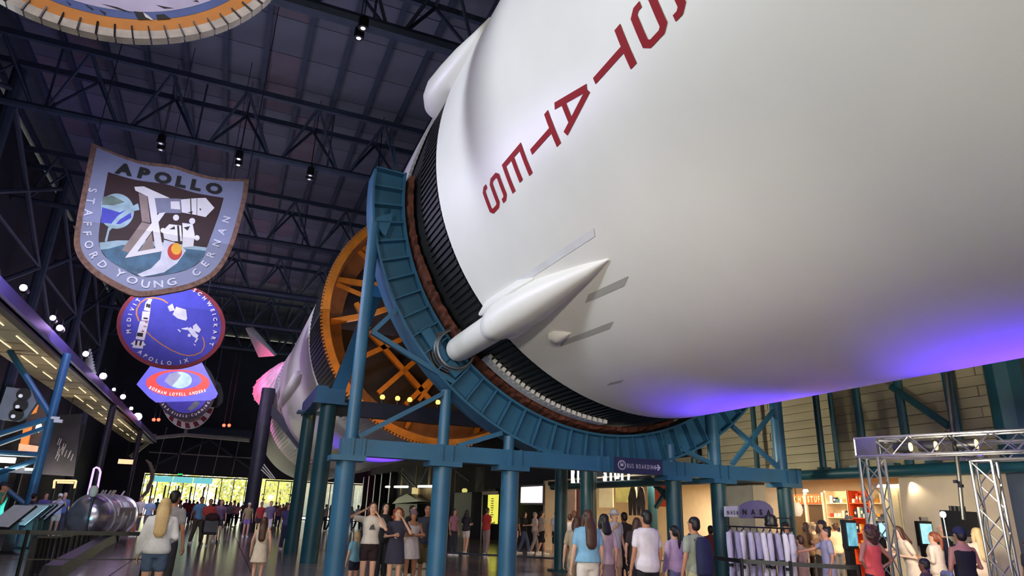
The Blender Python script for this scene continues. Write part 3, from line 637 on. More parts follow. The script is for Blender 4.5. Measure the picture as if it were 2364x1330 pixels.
stringers('skirt_stringer', s1, 230, 290, 2.0, 25.8, 29.5, 5.03, .08, .06, M_wht, DX, DZ)
stringers('intertank_stringer', s1, 142, 290, 2.6, 47.2, 54.8, 5.17, .12, .1, M_wht, DX, DZ)
def ann(y0, y1, r0, r1, a0=0, a1=360, n=120):
    rings = []
    for i in range(n): t = a0 + (a1 - a0) * i / n; rings.append([cyl(t, y0, r0, DX, DZ), cyl(t, y0, r1, DX, DZ), cyl(t, y1, r1, DX, DZ), cyl(t, y1, r0, DX, DZ)])
    rings.append(rings[0]); return MB().loft(rings, 0, False)
obj('orange_ring', ann(25.4, 25.65, 4.8, 5.06), M_org, s1); M_orgd = mat('dim_orange_primer', (132, 84, 40), .6, var=.3, scale=2); obj('ring_web', ann(25.65, 27.4, 4.72, 4.82), M_orgd, s1); obj('inner_ring', ann(27.0, 27.12, 4.1, 4.75), M_orgd, s1)  # dimness inside the ring put into a darker copy of the orange
tb = obj('ring_tooth', MB().box((0, 0, .04), (.07, .14, .1)), M_org, None, False); tm = tb.data; bpy.data.objects.remove(tb)
t = 128
while t < 286:
    share('ring_tooth', tm, s1, Matrix.Translation(cyl(t, 25.5, 5.05, DX, DZ)) @ Matrix.Rotation(-(R(t) - math.pi / 2), 4, 'Y')); t += 1.55
mb = MB(); rings = []
for k in range(9): q = k / 8; rings.append([cyl(3 * i, 28.2 + 2.2 * (1 - math.cos(q * 1.5)), 4.9 * math.cos(q * 1.5), DX, DZ) for i in range(120)])
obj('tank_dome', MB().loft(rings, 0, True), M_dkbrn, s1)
for a, b, w in (((774, 646), (908, 664), .2), ((776, 656), (842, 684), .14), ((762, 744), (850, 728), .22), ((850, 728), (960, 690), .2), ((782, 850), (952, 772), .2), ((852, 766), (900, 820), .2), ((900, 820), (990, 922), .2), ((872, 908), (1012, 786), .2), ((935, 935), (1020, 850), .2), ((966, 925), (1030, 840), .14), ((936, 990), (950, 960), .16), ((1022, 1018), (1032, 958), .14), ((1096, 1010), (1104, 985), .16), ((815, 562), (858, 582), .2), ((818, 570), (856, 606), .14), ((822, 700), (850, 760), .18), ((1100, 760), (1140, 980), .2), ((960, 690), (1110, 800), .2)):
    obj('spider_beam', MB().bar(at(*a, 26.9), at(*b, 26.9), w, w * 1.3, up=(0, 1, 0)), M_org, s1, False)
mb = MB(); on_skin(151, [(50, 0, .1, .05), (54, 0, .6, .5), (60, 0, 1.2, 1.15), (66, 0, 1.55, 1.75), (66.1, 0, 1.3, 1.5)], mb, 16, 5.2, 0, DX, DZ); fr = obj('engine_fairing', mb, M_wht, s1, ang=1.2)
for k in range(9):
    a = math.pi * (k + 1) / 10; f = lambda y, w, h: cyl(151 + math.degrees(w * math.cos(a) / 5.2), y, 5.2 + h * math.sin(a), DX, DZ)
    obj('fairing_rib', MB().tube([f(54, .6, .52), f(60, 1.2, 1.18), f(66, 1.55, 1.78)], .06, 5), M_wht, fr)
q = [at(566, 757, 64), at(578, 757, 64), at(634, 822, 63), at(597, 825, 66)]
obj('fin', MB().slab(q, [p + V((.2, .3, .2)) for p in q]), M_wht, s1, False)
mb = MB(); on_skin(196, [(33, 0, .1, .05), (34, 0, .3, .3), (44, 0, .3, .3), (45, 0, .1, .05)], mb, 10, 5.1, 0, DX, DZ); obj('cable_tunnel', mb, M_hull, s1)
mb = MB(); on_skin(250, [(36, 0, .1, .02), (36.4, 0, .7, .03), (39, 0, .7, .03), (39.4, 0, .1, .02)], mb, 10, 5.1, 0, DX, DZ); obj('yellow_panel', mb, mat('yellow_panel', (236, 220, 96), .5), s1)
# support of the far stage
c2 = thing('stage_support', 'teal column pair with saddle box and lamp beam under the far rocket stage', 'support', (2.7, 22, 0))
obj('column', MB().tube([(2.72, 22, 0), (2.76, 22, 4.68)], .26, 16), M_teal, c2); obj('column', MB().tube([(2.56, 26, 0), (2.6, 26, 5.0)], .24, 16), M_teal, c2)
obj('saddle_box', MB().box((2.75, 22.0, 4.98), (.9, .5, .42)), M_steel, c2, False); obj('saddle_beam', MB().box((2.5, 24.2, 5.05), (.34, 4.4, .5)), M_steel, c2, False)
obj('saddle_plate', MB().box((2.75, 22, 4.73), (1.05, .7, .07)), M_steel, c2, False); obj('saddle_plate', MB().box((2.6, 26, 4.9), (.9, .7, .07)), M_steel, c2, False)
obj('lamp_beam', MB().box((7.6, 22.6, 4.72), (9.2, .4, .5)), M_navy, c2, False)
obj('raker', MB().bar((2.95, 22.2, 5.0), at(872, 668, 23.2), .42, .36, up=(0, 1, 0)), M_steel, c2, False)
obj('column', MB().tube([(12.3, 22.3, 0), (12.3, 22.3, 4.7)], .26, 16), M_teal, c2)
for i, (u, v) in enumerate(((883, 917), (918, 920), (946, 923), (1011, 929))):
    p = at(u, v, 22.5); d = thing('spot_lamp', ['small glowing amber lamp on the beam, next to the big cradle post', 'small glowing amber lamp on the beam, second of the row', 'small glowing amber lamp on the beam, third of the row', 'small glowing amber lamp standing apart beyond the diagonal brace'][i], 'lamp', p)
    obj('bulb', MB().ball(p, .085, 10), mat('amber_bulb', (255, 176, 70), emit=4.5), d); obj('lamp_foot', MB().tube([(p.x, 22.5, 4.97), (p.x, 22.5, p.z - .06)], .04, 8), M_dark, d)
    lamp('SPOT', (p.x, 22.4, p.z + .12), (p.x + (-.8 if i == 0 else .3), 27, p.z + 2.2), 70, AMB, .06, 130, .8, 'lamp_light')
c3 = thing('stage_support', 'dark support column under the tail of the far rocket stage', 'support', (2.4, 45, 0))
p = at(590, 1100, 45); obj('column', MB().tube([(p.x, 45, 0), (p.x, 45, 8.6)], .42, 14), M_navy, c3); obj('saddle', MB().bar((p.x, 45, 7.6), (4.2, 45, 5.2), .5, .5), M_navy, c3, False)
for k in range(3): obj('white_rail', MB().bar(at(603 + 3 * k, 1084 - 6 * k, 44), at(625 + 5 * k, 1105, 44), .06, .06), M_wht, c3, False)
# ---------------------------------------------------------------- raised walkway on its steel tower
M_fasc = mat('lilac_fascia', (96, 92, 150), .4, var=.08); M_soff = mat('walkway_soffit', (150, 136, 112), .6, var=.2, scale=1.5, stretch=(1, 3, 1)); M_soft = mat('warm_strip_light', (255, 236, 190), emit=1.2)
wk = thing('raised_walkway', 'long raised walkway with violet edge and ribbed beige underside along the dark wall', 'walkway', (-8.4, 40, 7.4))
fm = None
for i in range(19):
    y = 18.5 + 3.4 * i
    M = Matrix.Translation((-7.2, y, 7.64))
    if fm is None: fm = obj('fascia_panel', MB().box((0, 0, 0), (.12, 3.37, .46)).box((.07, 0, -.2), (.05, 3.37, .05)), M_fasc, None, False).data; bpy.data.objects.remove(bpy.data.objects['fascia_panel'])
    share('fascia_panel', fm, wk, M)
me = obj('soffit_panel', MB().box((0, 0, 0), (2.2, 1.14, .05)), M_soff, None, False); sm = me.data; bpy.data.objects.remove(me)
for i in range(53): share('soffit_panel', sm, wk, Matrix.Translation((-8.5, 18.6 + 1.2 * i, 7.33 - .02 * (i % 2))))
obj('deck', MB().box((-8.5, 48, 7.6), (2.5, 63, .3)), M_navy, wk, False)
obj('edge_tube', MB().tube([(-9.62, 17, 7.36), (-9.62, 79, 7.36)], .06, 8), MATS['pale_wall_rib'], wk)
obj('edge_angle', MB().box((-7.42, 48, 7.28), (.3, 63, .1)), M_dark, wk, False)
k = 0
for y in range(19, 78, 4):
    for x in (-7.95, -8.75):
        o = obj('strip_light', MB().box((x, y + random.uniform(-.3, .3), 7.25), (.035, random.uniform(1.6, 3.4), .03)), M_soft, wk, False)
for y, e in ((24, 130), (34, 130), (46, 110), (60, 110)): lamp('AREA', (-8.5, y, 2.6), (-8.5, y, 7.4), e * 1.3, (1, .88, .7), 2.4, name='soffit_fill')  # unseen upward lights added to brighten the soffit
M_twr = M_steel
tw = thing('steel_tower', 'blue steel tower with crossed braces carrying the walkway beside the reader boards', 'tower', (-7, 33, 0))
obj('column', MB().tube([(-6.95, 33, 0), (-6.95, 33, 7.4)], .17, 12), M_twr, tw); obj('column', MB().tube([(-10, 33, 0), (-10, 33, 7.3)], .17, 12), M_twr, tw)
for a, b, r in (((-6.95, 4.75), (-9.0, 7.3), .12), ((-6.95, 4.7), (-10, 3.2), .12), ((-6.95, 4.35), (-10, 2.7), .09), ((-6.95, 3.2), (-10, 3.2), .11), ((-6.95, 3.05), (-8.5, 2.3), .1), ((-8.5, 2.3), (-7.1, 1.3), .1), ((-10, 3.1), (-8.6, 2.3), .1), ((-10, 1.8), (-7.1, .5), .1)):
    obj('brace', MB().tube([(a[0], 33, a[1]), (b[0], 33, b[1])], r, 8), M_twr, tw)
for y in (50, 67):
    tx = thing('walkway_post', 'dark post holding the walkway further along, %s the white probe' % ('level with' if y == 50 else 'well beyond'), 'post', (-7.3, y, 0)); obj('post_tube', MB().tube([(-7.3, y, 0), (-7.3, y, 7.4)], .2, 10), M_navy, tx)
# spotlights standing on the walkway edge
M_can = M_dark
LB = [('white', (235, 240, 255)), ('pink', (255, 214, 255)), ('violet', (236, 190, 255))]
for i, (u, v, c, rad) in enumerate(((54, 664, 0, .15), (122, 734, 0, .14), (138, 757, 1, .17), (198, 817, 0, .18), (238, 868, 2, .24), (263, 899, 0, .13), (284, 916, 1, .22), (303, 943, 0, .17), (318, 962, 2, .42))):
    p = atx(u, v, -7.25); d = thing('stage_spotlight', ['first glowing white spotlight along the walkway edge, nearest the tower foot', 'white spotlight above a pink one by the walkway tower', 'pink white spotlight just under a white one on the walkway edge', 'white spotlight in front of the striped vent on the walkway', 'brightest violet spotlight beyond the striped vent', 'small round white spotlight beyond the violet one', 'pink spotlight below a small white one', 'white spotlight close above the last big violet glow', 'last big violet glowing spotlight at the far end of the walkway'][i], 'light', p, 'spotlights along the walkway')
    col = mat('lens_' + LB[c][0], LB[c][1], emit=(9, 11, 16)[c])
    rad *= .75; obj('lens', MB().ball(p, rad, 12), col, d); obj('housing', MB().lathe(p + V((-.02, .12, 0)), [(rad * 1.1, -.05), (rad * 1.25, .05), (rad * .9, .4), (.05, .45)], 12, axis='Y'), M_can, d)
    obj('stem', MB().tube([p + V((0, .2, 0)), p + V((0, .25, .45)), (p.x, p.y + .25, 7.85)], .025, 6), M_can, d)
for i, (u, v) in enumerate(((355, 969), (366, 969), (517, 982), (529, 982))):
    p = at(u, v, 62); d = thing('red_lamp', ['first of the red lamp pair beside the big violet glow', 'second of the red lamp pair beside the big violet glow', 'first of the red lamp pair beside the far stage tail', 'second of the red lamp pair beside the far stage tail'][i], 'lamp', p, 'small red lamps')
    obj('lens', MB().ball(p, .13, 10), mat('red_lens', (255, 60, 40), emit=9), d); obj('housing', MB().lathe(p + V((0, .05, 0)), [(.14, 0), (.16, .1), (.12, .4), (.02, .45)], 10, axis='Y'), M_can, d)
    obj('hanger', MB().tube([p + V((0, .3, 0)), (p.x, p.y + .3, 20.52)], .02, 5), M_can, d)
vt = thing('striped_vent', 'curved white striped vent standing behind a white spotlight on the walkway', 'vent', atx(212, 850, -7.6))
for i in range(9):
    a = at(196 + 2.2 * i, 838 + 4.5 * i - (i * i) * .25, 40); b = at(209 + 1.6 * i, 806 + 7 * i, 40); obj('vent_slat', MB().bar(a, b, .08, .1), M_wht, vt, False)
b1 = thing('shaped_board', 'grey shaped board with three dark cut-outs hung under the walkway', 'board', at(40, 935, 29))
q = [at(*p_, 29) for p_ in ((15, 893), (52, 898), (73, 901), (84, 930), (62, 962), (40, 972), (0, 968), (-8, 960))]
obj('board_panel', MB().slab(q, [p + V((0, .3, 0)) for p in q]), mat('grey_board', (108, 110, 124), .6), b1, False)
for u, v in ((55, 911), (48, 936), (38, 958)):
    c = at(u, v, 28.97); obj('cut_out', MB().lathe(c, [(.05, .02), (.2, .0), (.23, -.03)], 14, axis='Y'), M_dark, b1); obj('cut_out_lamp', MB().ball(c + V((-.08, -.03, -.06)), .07, 8), mat('grey_lamp', (210, 210, 220), emit=.5), b1)
o1 = thing('lit_exhibit', 'orange lit exhibit panel seen behind the tower braces', 'exhibit', at(72, 1000, 38))
for pts, m in ((((70, 928), (87, 934), (82, 952), (64, 958)), 0), (((55, 985), (74, 976), (63, 1028), (46, 1025)), 0), (((44, 1024), (88, 1030), (86, 1045), (41, 1044)), 1)):
    q = [at(*p_, 38) for p_ in pts]; obj('lit_piece', MB().slab(q, [p + V((0, .2, 0)) for p in q]), [mat('orange_lit', (242, 140, 66), .5, var=.25, emit=.6), mat('peach_lit', (246, 190, 150), .5, var=.3, emit=.6)][m], o1, False)
q = [at(*p_, 38.4) for p_ in ((72, 925), (110, 940), (92, 1045), (40, 1048))]; obj('back_board', MB().slab(q, [p + V((0, .2, 0)) for p in q]), mat('warm_grey_board', (78, 70, 68), .6), o1, False)
obj('oval_lamp', MB().ball(at(89, 988, 37.9), (.12, .08, .24), 10), mat('oval_lamp', (255, 250, 225), emit=3), o1)
bl = panel = thing('blue_partition', 'blue lit partition behind the tower foot', 'partition', (-10.6, 34.5, 0)); obj('panel', MB().box((-11.0, 34.6, 1.3), (5.5, .2, 2.7)), mat('blue_partition', (30, 96, 140), .6), bl, False)
for i, (u, v) in enumerate(((12, 1062), (35, 1085), (62, 1087))):
    p = at(u, v, 34.2); obj('white_shade', MB().box(p, (.7, .2, .22)), mat('white_shade', (220, 220, 224), emit=.12), bl, False)
mg = thing('gold_frame', 'gold edged lit doorway frame beyond the visitors at the reader boards', 'frame', at(150, 1120, 46))
for a, b in (((126, 1109), (176, 1110)), ((126, 1109), (124, 1128)), ((176, 1110), (172, 1128)), ((132, 1114), (170, 1115))): obj('frame_bar', MB().bar(at(*a, 46), at(*b, 46), .1, .1), mat('gold_lit', (250, 222, 160), emit=1), mg, False)
wp = panel_p = thing('wall_lamp', 'small peach lamp high beside the curved pale arm', 'light', at(290, 1066, 60)); obj('panel', MB().box(at(290, 1066, 60), (1.0, .1, .34)), mat('peach_lamp', (250, 196, 150), emit=1.2), wp, False)
wl2 = thing('banner_panel', 'tall dark wall banner with pale flecks beyond the tower', 'banner', at(150, 1030, 47)); q = [at(*p_, 47) for p_ in ((118, 960), (190, 955), (170, 1100), (95, 1095))]; obj('panel', MB().slab(q, [p + V((0, .1, 0)) for p in q]), mat('dark_mural', (36, 34, 44), .7, var=.5, scale=1.2), wl2, False)
for i in range(14):
    r = random.Random(i); p = at(r.uniform(122, 165), r.uniform(1022, 1066), 46.9); obj('pale_fleck', MB().bar(p, p + V((.05, 0, .38)), .06, .03), MATS['pale_wall_rib'], wl2, False)
for a, b in (((138, 955), (108, 1060)), ((205, 1085), (194, 1140)), ((265, 1075), (258, 1150))):
    pass
wr2 = thing('security_camera', 'small white camera bracket fixed on the walkway tower', 'camera', at(130, 968, 32.7)); p = at(128, 965, 32.7); obj('bracket', MB().box(p, (.3, .1, .1)), M_wht, wr2, False); obj('camera_body', MB().box(p + V((.14, -.05, -.12)), (.3, .14, .12)), M_wht, wr2, False)
p = at(290, 1066, 60); obj('rod', MB().tube([p, (p.x, 60, 7.32)], .02, 5), M_dark, wp)
p = at(160, 957, 47.05); obj('rod', MB().tube([p, (p.x, 47.05, 20.48)], .02, 5), M_dark, wl2)
for u in (125, 173): p = at(u, 1127, 46); obj('frame_leg', MB().bar(p, (p.x, 46, 0), .1, .1), M_dark, mg, False)
p = at(60, 1040, 38.5); obj('board_post', MB().bar(p, (p.x, 38.5, 0), .2, .2), M_dark, o1, False)
obj('mount', MB().bar(at(122, 965, 32.72), (-6.95, 32.9, at(122, 965, 32.72).z), .06, .06), M_wht, wr2, False)
# ---------------------------------------------------------------- reader boards
M_board = mat('reader_board_print', (206, 208, 216), .45, var=.1, scale=2)
RBS = [(-5.38, 24.4), (-5.42, 26.4), (-5.75, 28.6), (-5.95, 30.4), (-6.2, 33)]
rl = ['first reader board with tilted pale top, partly beyond the picture edge', 'second reader board in the row of five', 'third reader board, in the middle of the row of five', 'fourth reader board, next to the photographing visitors', 'last reader board of the row, closest to the silver probe']
for i, (x, y) in enumerate(RBS):
    d = thing('reader_board', rl[i], 'sign', (x, y, 0), 'row of tilted reader boards')
    obj('pedestal', MB().loft([[V((x + a * w, y + b * w * .6, z)) for a, b in ((-1, -1), (1, -1), (1, 1), (-1, 1))] for z, w in ((0, .28), (.03, .28), (.1, .14), (.85, .11), (.92, .2))]), M_dark, d, False)
    M = Matrix.Rotation(R(-45), 3, 'Z') @ Matrix.Rotation(R(44), 3, 'X')
    obj('tilted_board', MB().box((x - .1, y, 1.02), (1.0, .9, .06), rot=M), M_dark, d, False); obj('printed_top', MB().box(V((x - .1, y, 1.02)) + M @ V((0, 0, .036)), (.94, .84, .012), rot=M), M_board, d, False)
# ---------------------------------------------------------------- silver probe on the floor
M_chr = mat('polished_silver', (222, 220, 228), .22, .75, var=.1, scale=2)
sp = thing('silver_probe', 'polished silver spacecraft body lying on a low stand with round dark nose', 'spacecraft', (-5.6, 31, 0))
a = at(208, 1189, 30); c = V((a.x, 30, .95)); b_ = at(300, 1170, 34.5); ax = V((b_.x - a.x, 4.5, .02)).normalized()
def along(prof, n=28):
    x = ax.cross(V((0, 0, 1))).normalized(); z = x.cross(ax); return [[c + ax * h + (x * math.cos(2 * math.pi * k / n) + z * math.sin(2 * math.pi * k / n)) * r for k in range(n)] for h, r in prof]
obj('body', MB().loft(along(((-.2, .72), (.1, .8), (1.3, .8), (1.32, .72), (3.0, .72), (3.02, .8), (3.2, .8), (3.6, .3)))), M_chr, sp, ang=.5)
obj('nose_dish', MB().loft(along(((-.2, .72), (-.42, .62), (-.55, .42), (-.6, .05)))), mat('dark_chrome', (176, 170, 184), .24, .8), sp)
for h in (.15, 1.1, 2.0): obj('body_ring', MB().loft([*along(((h, .72), (h, .84), (h + .08, .84), (h + .08, .72)))], cap=False), M_chr, sp)
for k in range(6): b = c + ax * (.5 + k * .42) + V((.4 * math.cos(k), 0, .72)); obj('fitting', MB().bar(b, b + V((.1, .1, .25)), .05, .05), M_chr, sp, False)
obj('silver_plate', MB().bar(c + ax * .4 + V((.76, 0, .2)), c + ax * 2.4 + V((.76, 0, .2)), .12, .3), M_chr, sp, False)
for h in (.4, 2.2): b = c + ax * h; obj('cradle_leg', MB().box((b.x, b.y, .2), (1.0, .12, .4)), M_dark, sp, False)
ar = thing('violet_arch', 'thin violet lit arch standing beside the silver probe', 'arch', at(214, 1145, 33))
obj('arch_tube', MB().tube([at(203, 1142, 33), at(217, 1082, 33), at(222, 1079, 33), at(229, 1082, 33), at(232, 1090, 33), at(224, 1133, 33)], .04, 6), mat('violet_frame_glow', (206, 170, 255), emit=1.5), ar)  # outline of a thin frame, its violet glow added as emission
bst = thing('pale_head_stand', 'pale egg shaped piece on a stand above the silver probe', 'display', at(216, 1145, 29.4)); obj('egg', MB().ball(at(216, 1134, 29.4), (.16, .14, .22), 12), mat('pale_egg', (214, 206, 190), .5), bst); obj('stand', MB().tube([at(216, 1144, 29.4), (at(216, 1144, 29.4).x, 29.4, 0)], .04, 6), M_dark, bst)
# ---------------------------------------------------------------- belt barriers and kerb rail
bb = thing('belt_barrier', 'black belt barrier with thin posts before the reader boards', 'barrier', (-2.4, 15, 0))
for a, b in (((-6, 14.6), (-3.05, 14.9)), ((-3.05, 14.9), (-1.15, 15.2))): obj('belt', MB().bar((a[0], a[1], 1.0), (b[0], b[1], 1.0), .02, .07), M_dark, bb, False)
for x, y in ((-3.05, 14.9), (-1.15, 15.2), (-6, 14.6)):
    obj('post', MB().tube([(x, y, 0), (x, y, 1.04)], .03, 8), M_dark, bb); obj('base', MB().lathe((x, y, 0), [(.18, 0), (.18, .03), (.04, .05)], 14), M_dark, bb)
obj('belt', MB().bar((-6, 14.6, .55), (-1.15, 15.2, .55), .01, .02), M_dark, bb, False)
kr = thing('kerb_railing', 'black slatted railing on a curved dark kerb leading to the silver probe', 'railing', (-3, 24, 0))
kp = [(-2.95, 17.2), (-3.1, 19.5), (-3.3, 23), (-3.6, 28), (-3.75, 33)]
obj('kerb', MB().loft([[V((x - .22, y, 0)), V((x + .22, y, 0)), V((x + .16, y, .28)), V((x - .16, y, .28))] for x, y in kp]), mat('dark_kerb', (40, 38, 42), .4), kr, False)
for i in range(15):
    t = i / 14 * 3.999; k = int(t); f = t - k; x = kp[k][0] * (1 - f) + kp[k + 1][0] * f - .1; y = kp[k][1] * (1 - f) + kp[k + 1][1] * f
    hs = .8 - .032 * i; obj('slat', MB().box((x - .32, y, hs / 2), (.1, .03, hs)), M_dark, kr, False)
obj('top_rail', MB().loft([[V((x - .46 + a, y, .8 - .113 * q + b)) for a, b in ((0, 0), (.08, 0), (.08, .05), (0, .05))] for q, (x, y) in enumerate(kp)]), M_dark, kr, False)
# ---------------------------------------------------------------- hanging mission emblems
def emblem(name, lbl, Y, outline, m, thick=.12, rim=None):
    e = thing(name, lbl, 'emblem', V((outline[0].x, Y, outline[0].z)))
    q = [V((p.x, Y, p.z)) for p in outline]; obj('board', MB().slab(q, [p + V((0, thick, 0)) for p in q]), m, e, False)
    return e
def Zf(ox, oy, s): return lambda x, y: (ox + x / s, oy + y / s)
FK = [0]
def fill(e, name, pts, Y, layer, m, zf):
    FK[0] = (FK[0] + 1) % 9; layer += .1 * FK[0]
    q = [at(*zf(*p), Y - .004 * layer) for p in pts]; c = sum(q, V()) / len(q)
    return obj(name, MB().add(q, [tuple(range(len(q)))]), m, e, False)
def circ(cx, cy, r, n=40, ry=None, a0=0, a1=360): return [(cx + r * math.cos(R(a0 + (a1 - a0) * k / n)), cy + (ry or r) * math.sin(R(a0 + (a1 - a0) * k / n))) for k in range(n)]
E_gb = mat('emblem_grey_blue', (138, 144, 178), .6, var=.05); E_dk = mat('emblem_maroon_black', (46, 10, 20), .6); E_br = mat('emblem_brown_edge', (128, 96, 84), .8, var=.4, scale=8)
E_wh = mat('emblem_white', (236, 232, 240), .6, var=.04); E_tl = mat('emblem_teal', (62, 104, 136), .6, var=.4, scale=3); E_lt = mat('emblem_pale_teal', (160, 190, 206), .6, var=.2, scale=3)
E_gy = mat('emblem_grey', (128, 130, 158), .6); E_tn = mat('emblem_taupe', (150, 130, 128), .6); E_rd = mat('emblem_red', (206, 50, 36), .6); E_ye = mat('emblem_yellow', (246, 178, 40), .6); E_pl = mat('emblem_pale_lilac', (220, 220, 240), .6)
E_bl = mat('emblem_blue', (70, 72, 190), .6, var=.1); E_mr = mat('emblem_dark_red', (136, 42, 56), .6); E_bk = mat('emblem_black', (14, 14, 20), .6); E_or = mat('emblem_orange', (216, 140, 60), .6, var=.08); E_gn = mat('emblem_green', (110, 130, 120), .6, var=.3)
# shield
Y = 20.0; z3 = Zf(120, 310, 3.324)
out = [(305, 65), (420, 115), (560, 170), (700, 210), (930, 238), (1060, 280), (1200, 320), (1350, 340), (1512, 345), (1495, 480), (1445, 680), (1395, 840), (1320, 1000), (1210, 1115), (1050, 1185), (900, 1218), (750, 1240), (630, 1240), (480, 1175), (330, 1085), (230, 990), (180, 900), (168, 800), (195, 620), (228, 450), (268, 250)]
def cr(P, n=4):
    Q = [P[0]] + list(P) + [P[-1]]; o = []
    for k in range(1, len(Q) - 2):
        for t in range(n):
            t /= n; o.append(tuple(.5 * (2 * Q[k][c] + (Q[k + 1][c] - Q[k - 1][c]) * t + (2 * Q[k - 1][c] - 5 * Q[k][c] + 4 * Q[k + 1][c] - Q[k + 2][c]) * t * t + (3 * Q[k][c] - Q[k - 1][c] - 3 * Q[k + 1][c] + Q[k + 2][c]) * t ** 3) for c in (0, 1)))
    return o + [P[-1]]
out = cr(out[:9])[:-1] + cr(out[8:] + [out[0]])[:-1]
sh = emblem('emblem_shield', 'big hanging shield emblem with APOLLO lettering and a white X', Y, [at(*z3(*p), Y) for p in out], E_br)
def shrink(P, k, dx=0, dy=0): cx = sum(p[0] for p in P) / len(P); cy = sum(p[1] for p in P) / len(P); return [(cx + (x - cx) * k + dx, cy + (y - cy) * k + dy) for x, y in P]
fill(sh, 'blue_field', shrink(out, .935, 8, -4), Y, 1, E_gb, z3)
inner = [(430, 290), (640, 350), (880, 385), (1100, 450), (1318, 488), (1280, 620), (1190, 865), (1150, 960), (1060, 1030), (900, 1075), (690, 1095), (560, 1040), (430, 960), (370, 880), (358, 780), (380, 600), (400, 450)]
inner = cr(inner[:5])[:-1] + cr(inner[4:] + [inner[0]])[:-1]
fill(sh, 'dark_field', inner, Y, 2, E_dk, z3)
fill(sh, 'moon', [(362, 832), (500, 815), (700, 815), (900, 835), (1050, 852), (1190, 870), (1150, 960), (1060, 1030), (900, 1075), (690, 1095), (560, 1040), (430, 960), (370, 880)], Y, 3, E_tl, z3)
fill(sh, 'moon_rim', [(362, 832), (500, 815), (700, 815), (900, 835), (1050, 852), (1190, 870), (1178, 895), (1040, 880), (880, 868), (700, 850), (540, 850), (430, 880), (372, 885)], Y, 4, E_lt, z3)
earth = [p for p in circ(495, 590, 135, 48) if p[0] > 372]
fill(sh, 'earth', sorted(earth, key=lambda p: math.atan2(p[1] - 590, p[0] - 480)), Y, 3, E_lt, z3)
for P in ([(385, 560), (520, 600), (600, 570), (610, 640), (520, 690), (375, 680)], [(390, 480), (460, 470), (560, 520), (470, 545), (385, 540)]): fill(sh, 'earth_ocean', P, Y, 4, E_bl if P[0][1] > 500 else E_gn, z3)
fill(sh, 'orbit_trail', [(660, 530), (600, 560), (500, 630), (430, 720), (405, 820), (422, 826), (440, 745), (520, 655), (620, 592), (672, 580)], Y, 5, E_lt, z3)
fill(sh, 'exhaust_trail', [(860, 810), (940, 830), (1030, 890), (960, 990), (860, 1060), (690, 1095), (655, 1075), (760, 1030), (830, 960)], Y, 5, E_pl, z3)
fill(sh, 'service_trail', [(785, 490), (990, 495), (990, 605), (800, 605)], Y, 5, E_gy, z3)
for P in ([(665, 450), (730, 475), (755, 682), (690, 668)], [(690, 672), (757, 690), (600, 915), (535, 890)], [(765, 755), (782, 880), (668, 897)]): fill(sh, 'numeral_shade', P, Y, 6, E_tn, z3)
for P in ([(735, 478), (787, 486), (852, 888), (795, 885)], [(822, 606), (872, 598), (640, 922), (563, 945)], [(590, 912), (848, 866), (850, 897), (562, 950)], [(632, 403), (705, 400), (740, 480), (640, 432)], [(705, 400), (905, 490), (787, 490), (738, 478)]): fill(sh, 'numeral_ten', P, Y, 7, E_wh, z3)
for P in ([(990, 500), (1110, 490), (1110, 620), (995, 600)], [(1114, 490), (1180, 488), (1247, 565), (1178, 636), (1114, 622)], [(910, 515), (978, 515), (985, 578), (912, 572)]): fill(sh, 'command_module', P, Y, 8, E_wh, z3)
for P in ([(850, 740), (900, 690), (990, 700), (1000, 820), (930, 822), (860, 800)], [(1000, 680), (1080, 690), (1095, 770), (1085, 862), (1000, 868), (1004, 760)], circ(952, 640, 24, 10), circ(1076, 666, 24, 10), circ(852, 738, 20, 8), circ(1112, 795, 22, 8)): fill(sh, 'lunar_module', P, Y, 8, E_wh, z3)
for P in ([(1060, 495), (1068, 495), (1072, 618), (1064, 618)], [(960, 700), (975, 700), (985, 830), (968, 830)], [(1010, 715), (1060, 705), (1040, 740)], [(1040, 600), (1080, 590), (1075, 612)], [(1130, 570), (1145, 570), (1140, 590)], [(900, 730), (940, 705), (945, 730)]): fill(sh, 'ink_mark', P, Y, 9, E_bk, z3)
fill(sh, 'flame', circ(942, 900, 56, 20, 64), Y, 8, E_rd, z3); fill(sh, 'flame_core', circ(955, 880, 40, 18, 45), Y, 9, E_ye, z3)
def ptext(e, s, P, zf, Y, size, m, name='lettering', bold=.02, sx=1.0, layer=9):
    mb = MB(); q = [at(*zf(*p), Y - .004 * layer) for p in P]; path_text(mb, s, [(p.x, p.z) for p in q], size, lambda x, z: V((x, Y - .004 * layer, z)), bold, sx=sx); return obj(name, mb, m, e, False)
ptext(sh, 'APOLLO', [(478, 292), (620, 318), (760, 350), (930, 390), (1100, 425), (1300, 462)], z3, Y, .44, E_bk, bold=.06, sx=1.2)
ptext(sh, 'STAFFORD', [(285, 410), (262, 520), (243, 640), (238, 760), (258, 880), (310, 965), (385, 1035)], z3, Y, .28, E_pl)
ptext(sh, 'YOUNG', [(470, 1072), (590, 1140), (720, 1178), (850, 1175), (960, 1150)], z3, Y, .29, E_pl, sx=1.2)
ptext(sh, 'CERNAN', [(1110, 1095), (1215, 990), (1285, 850), (1335, 740), (1370, 640)], z3, Y, .28, E_pl)
def hang(e, Y, pts, top=20.52):
    for u, v in pts: p = at(u, v, Y + .06); obj('hanging_cable', MB().tube([p, (p.x, Y + .06, top)], .015, 5), M_navy, e)
hang(sh, Y, ((219, 334), (572, 413)))
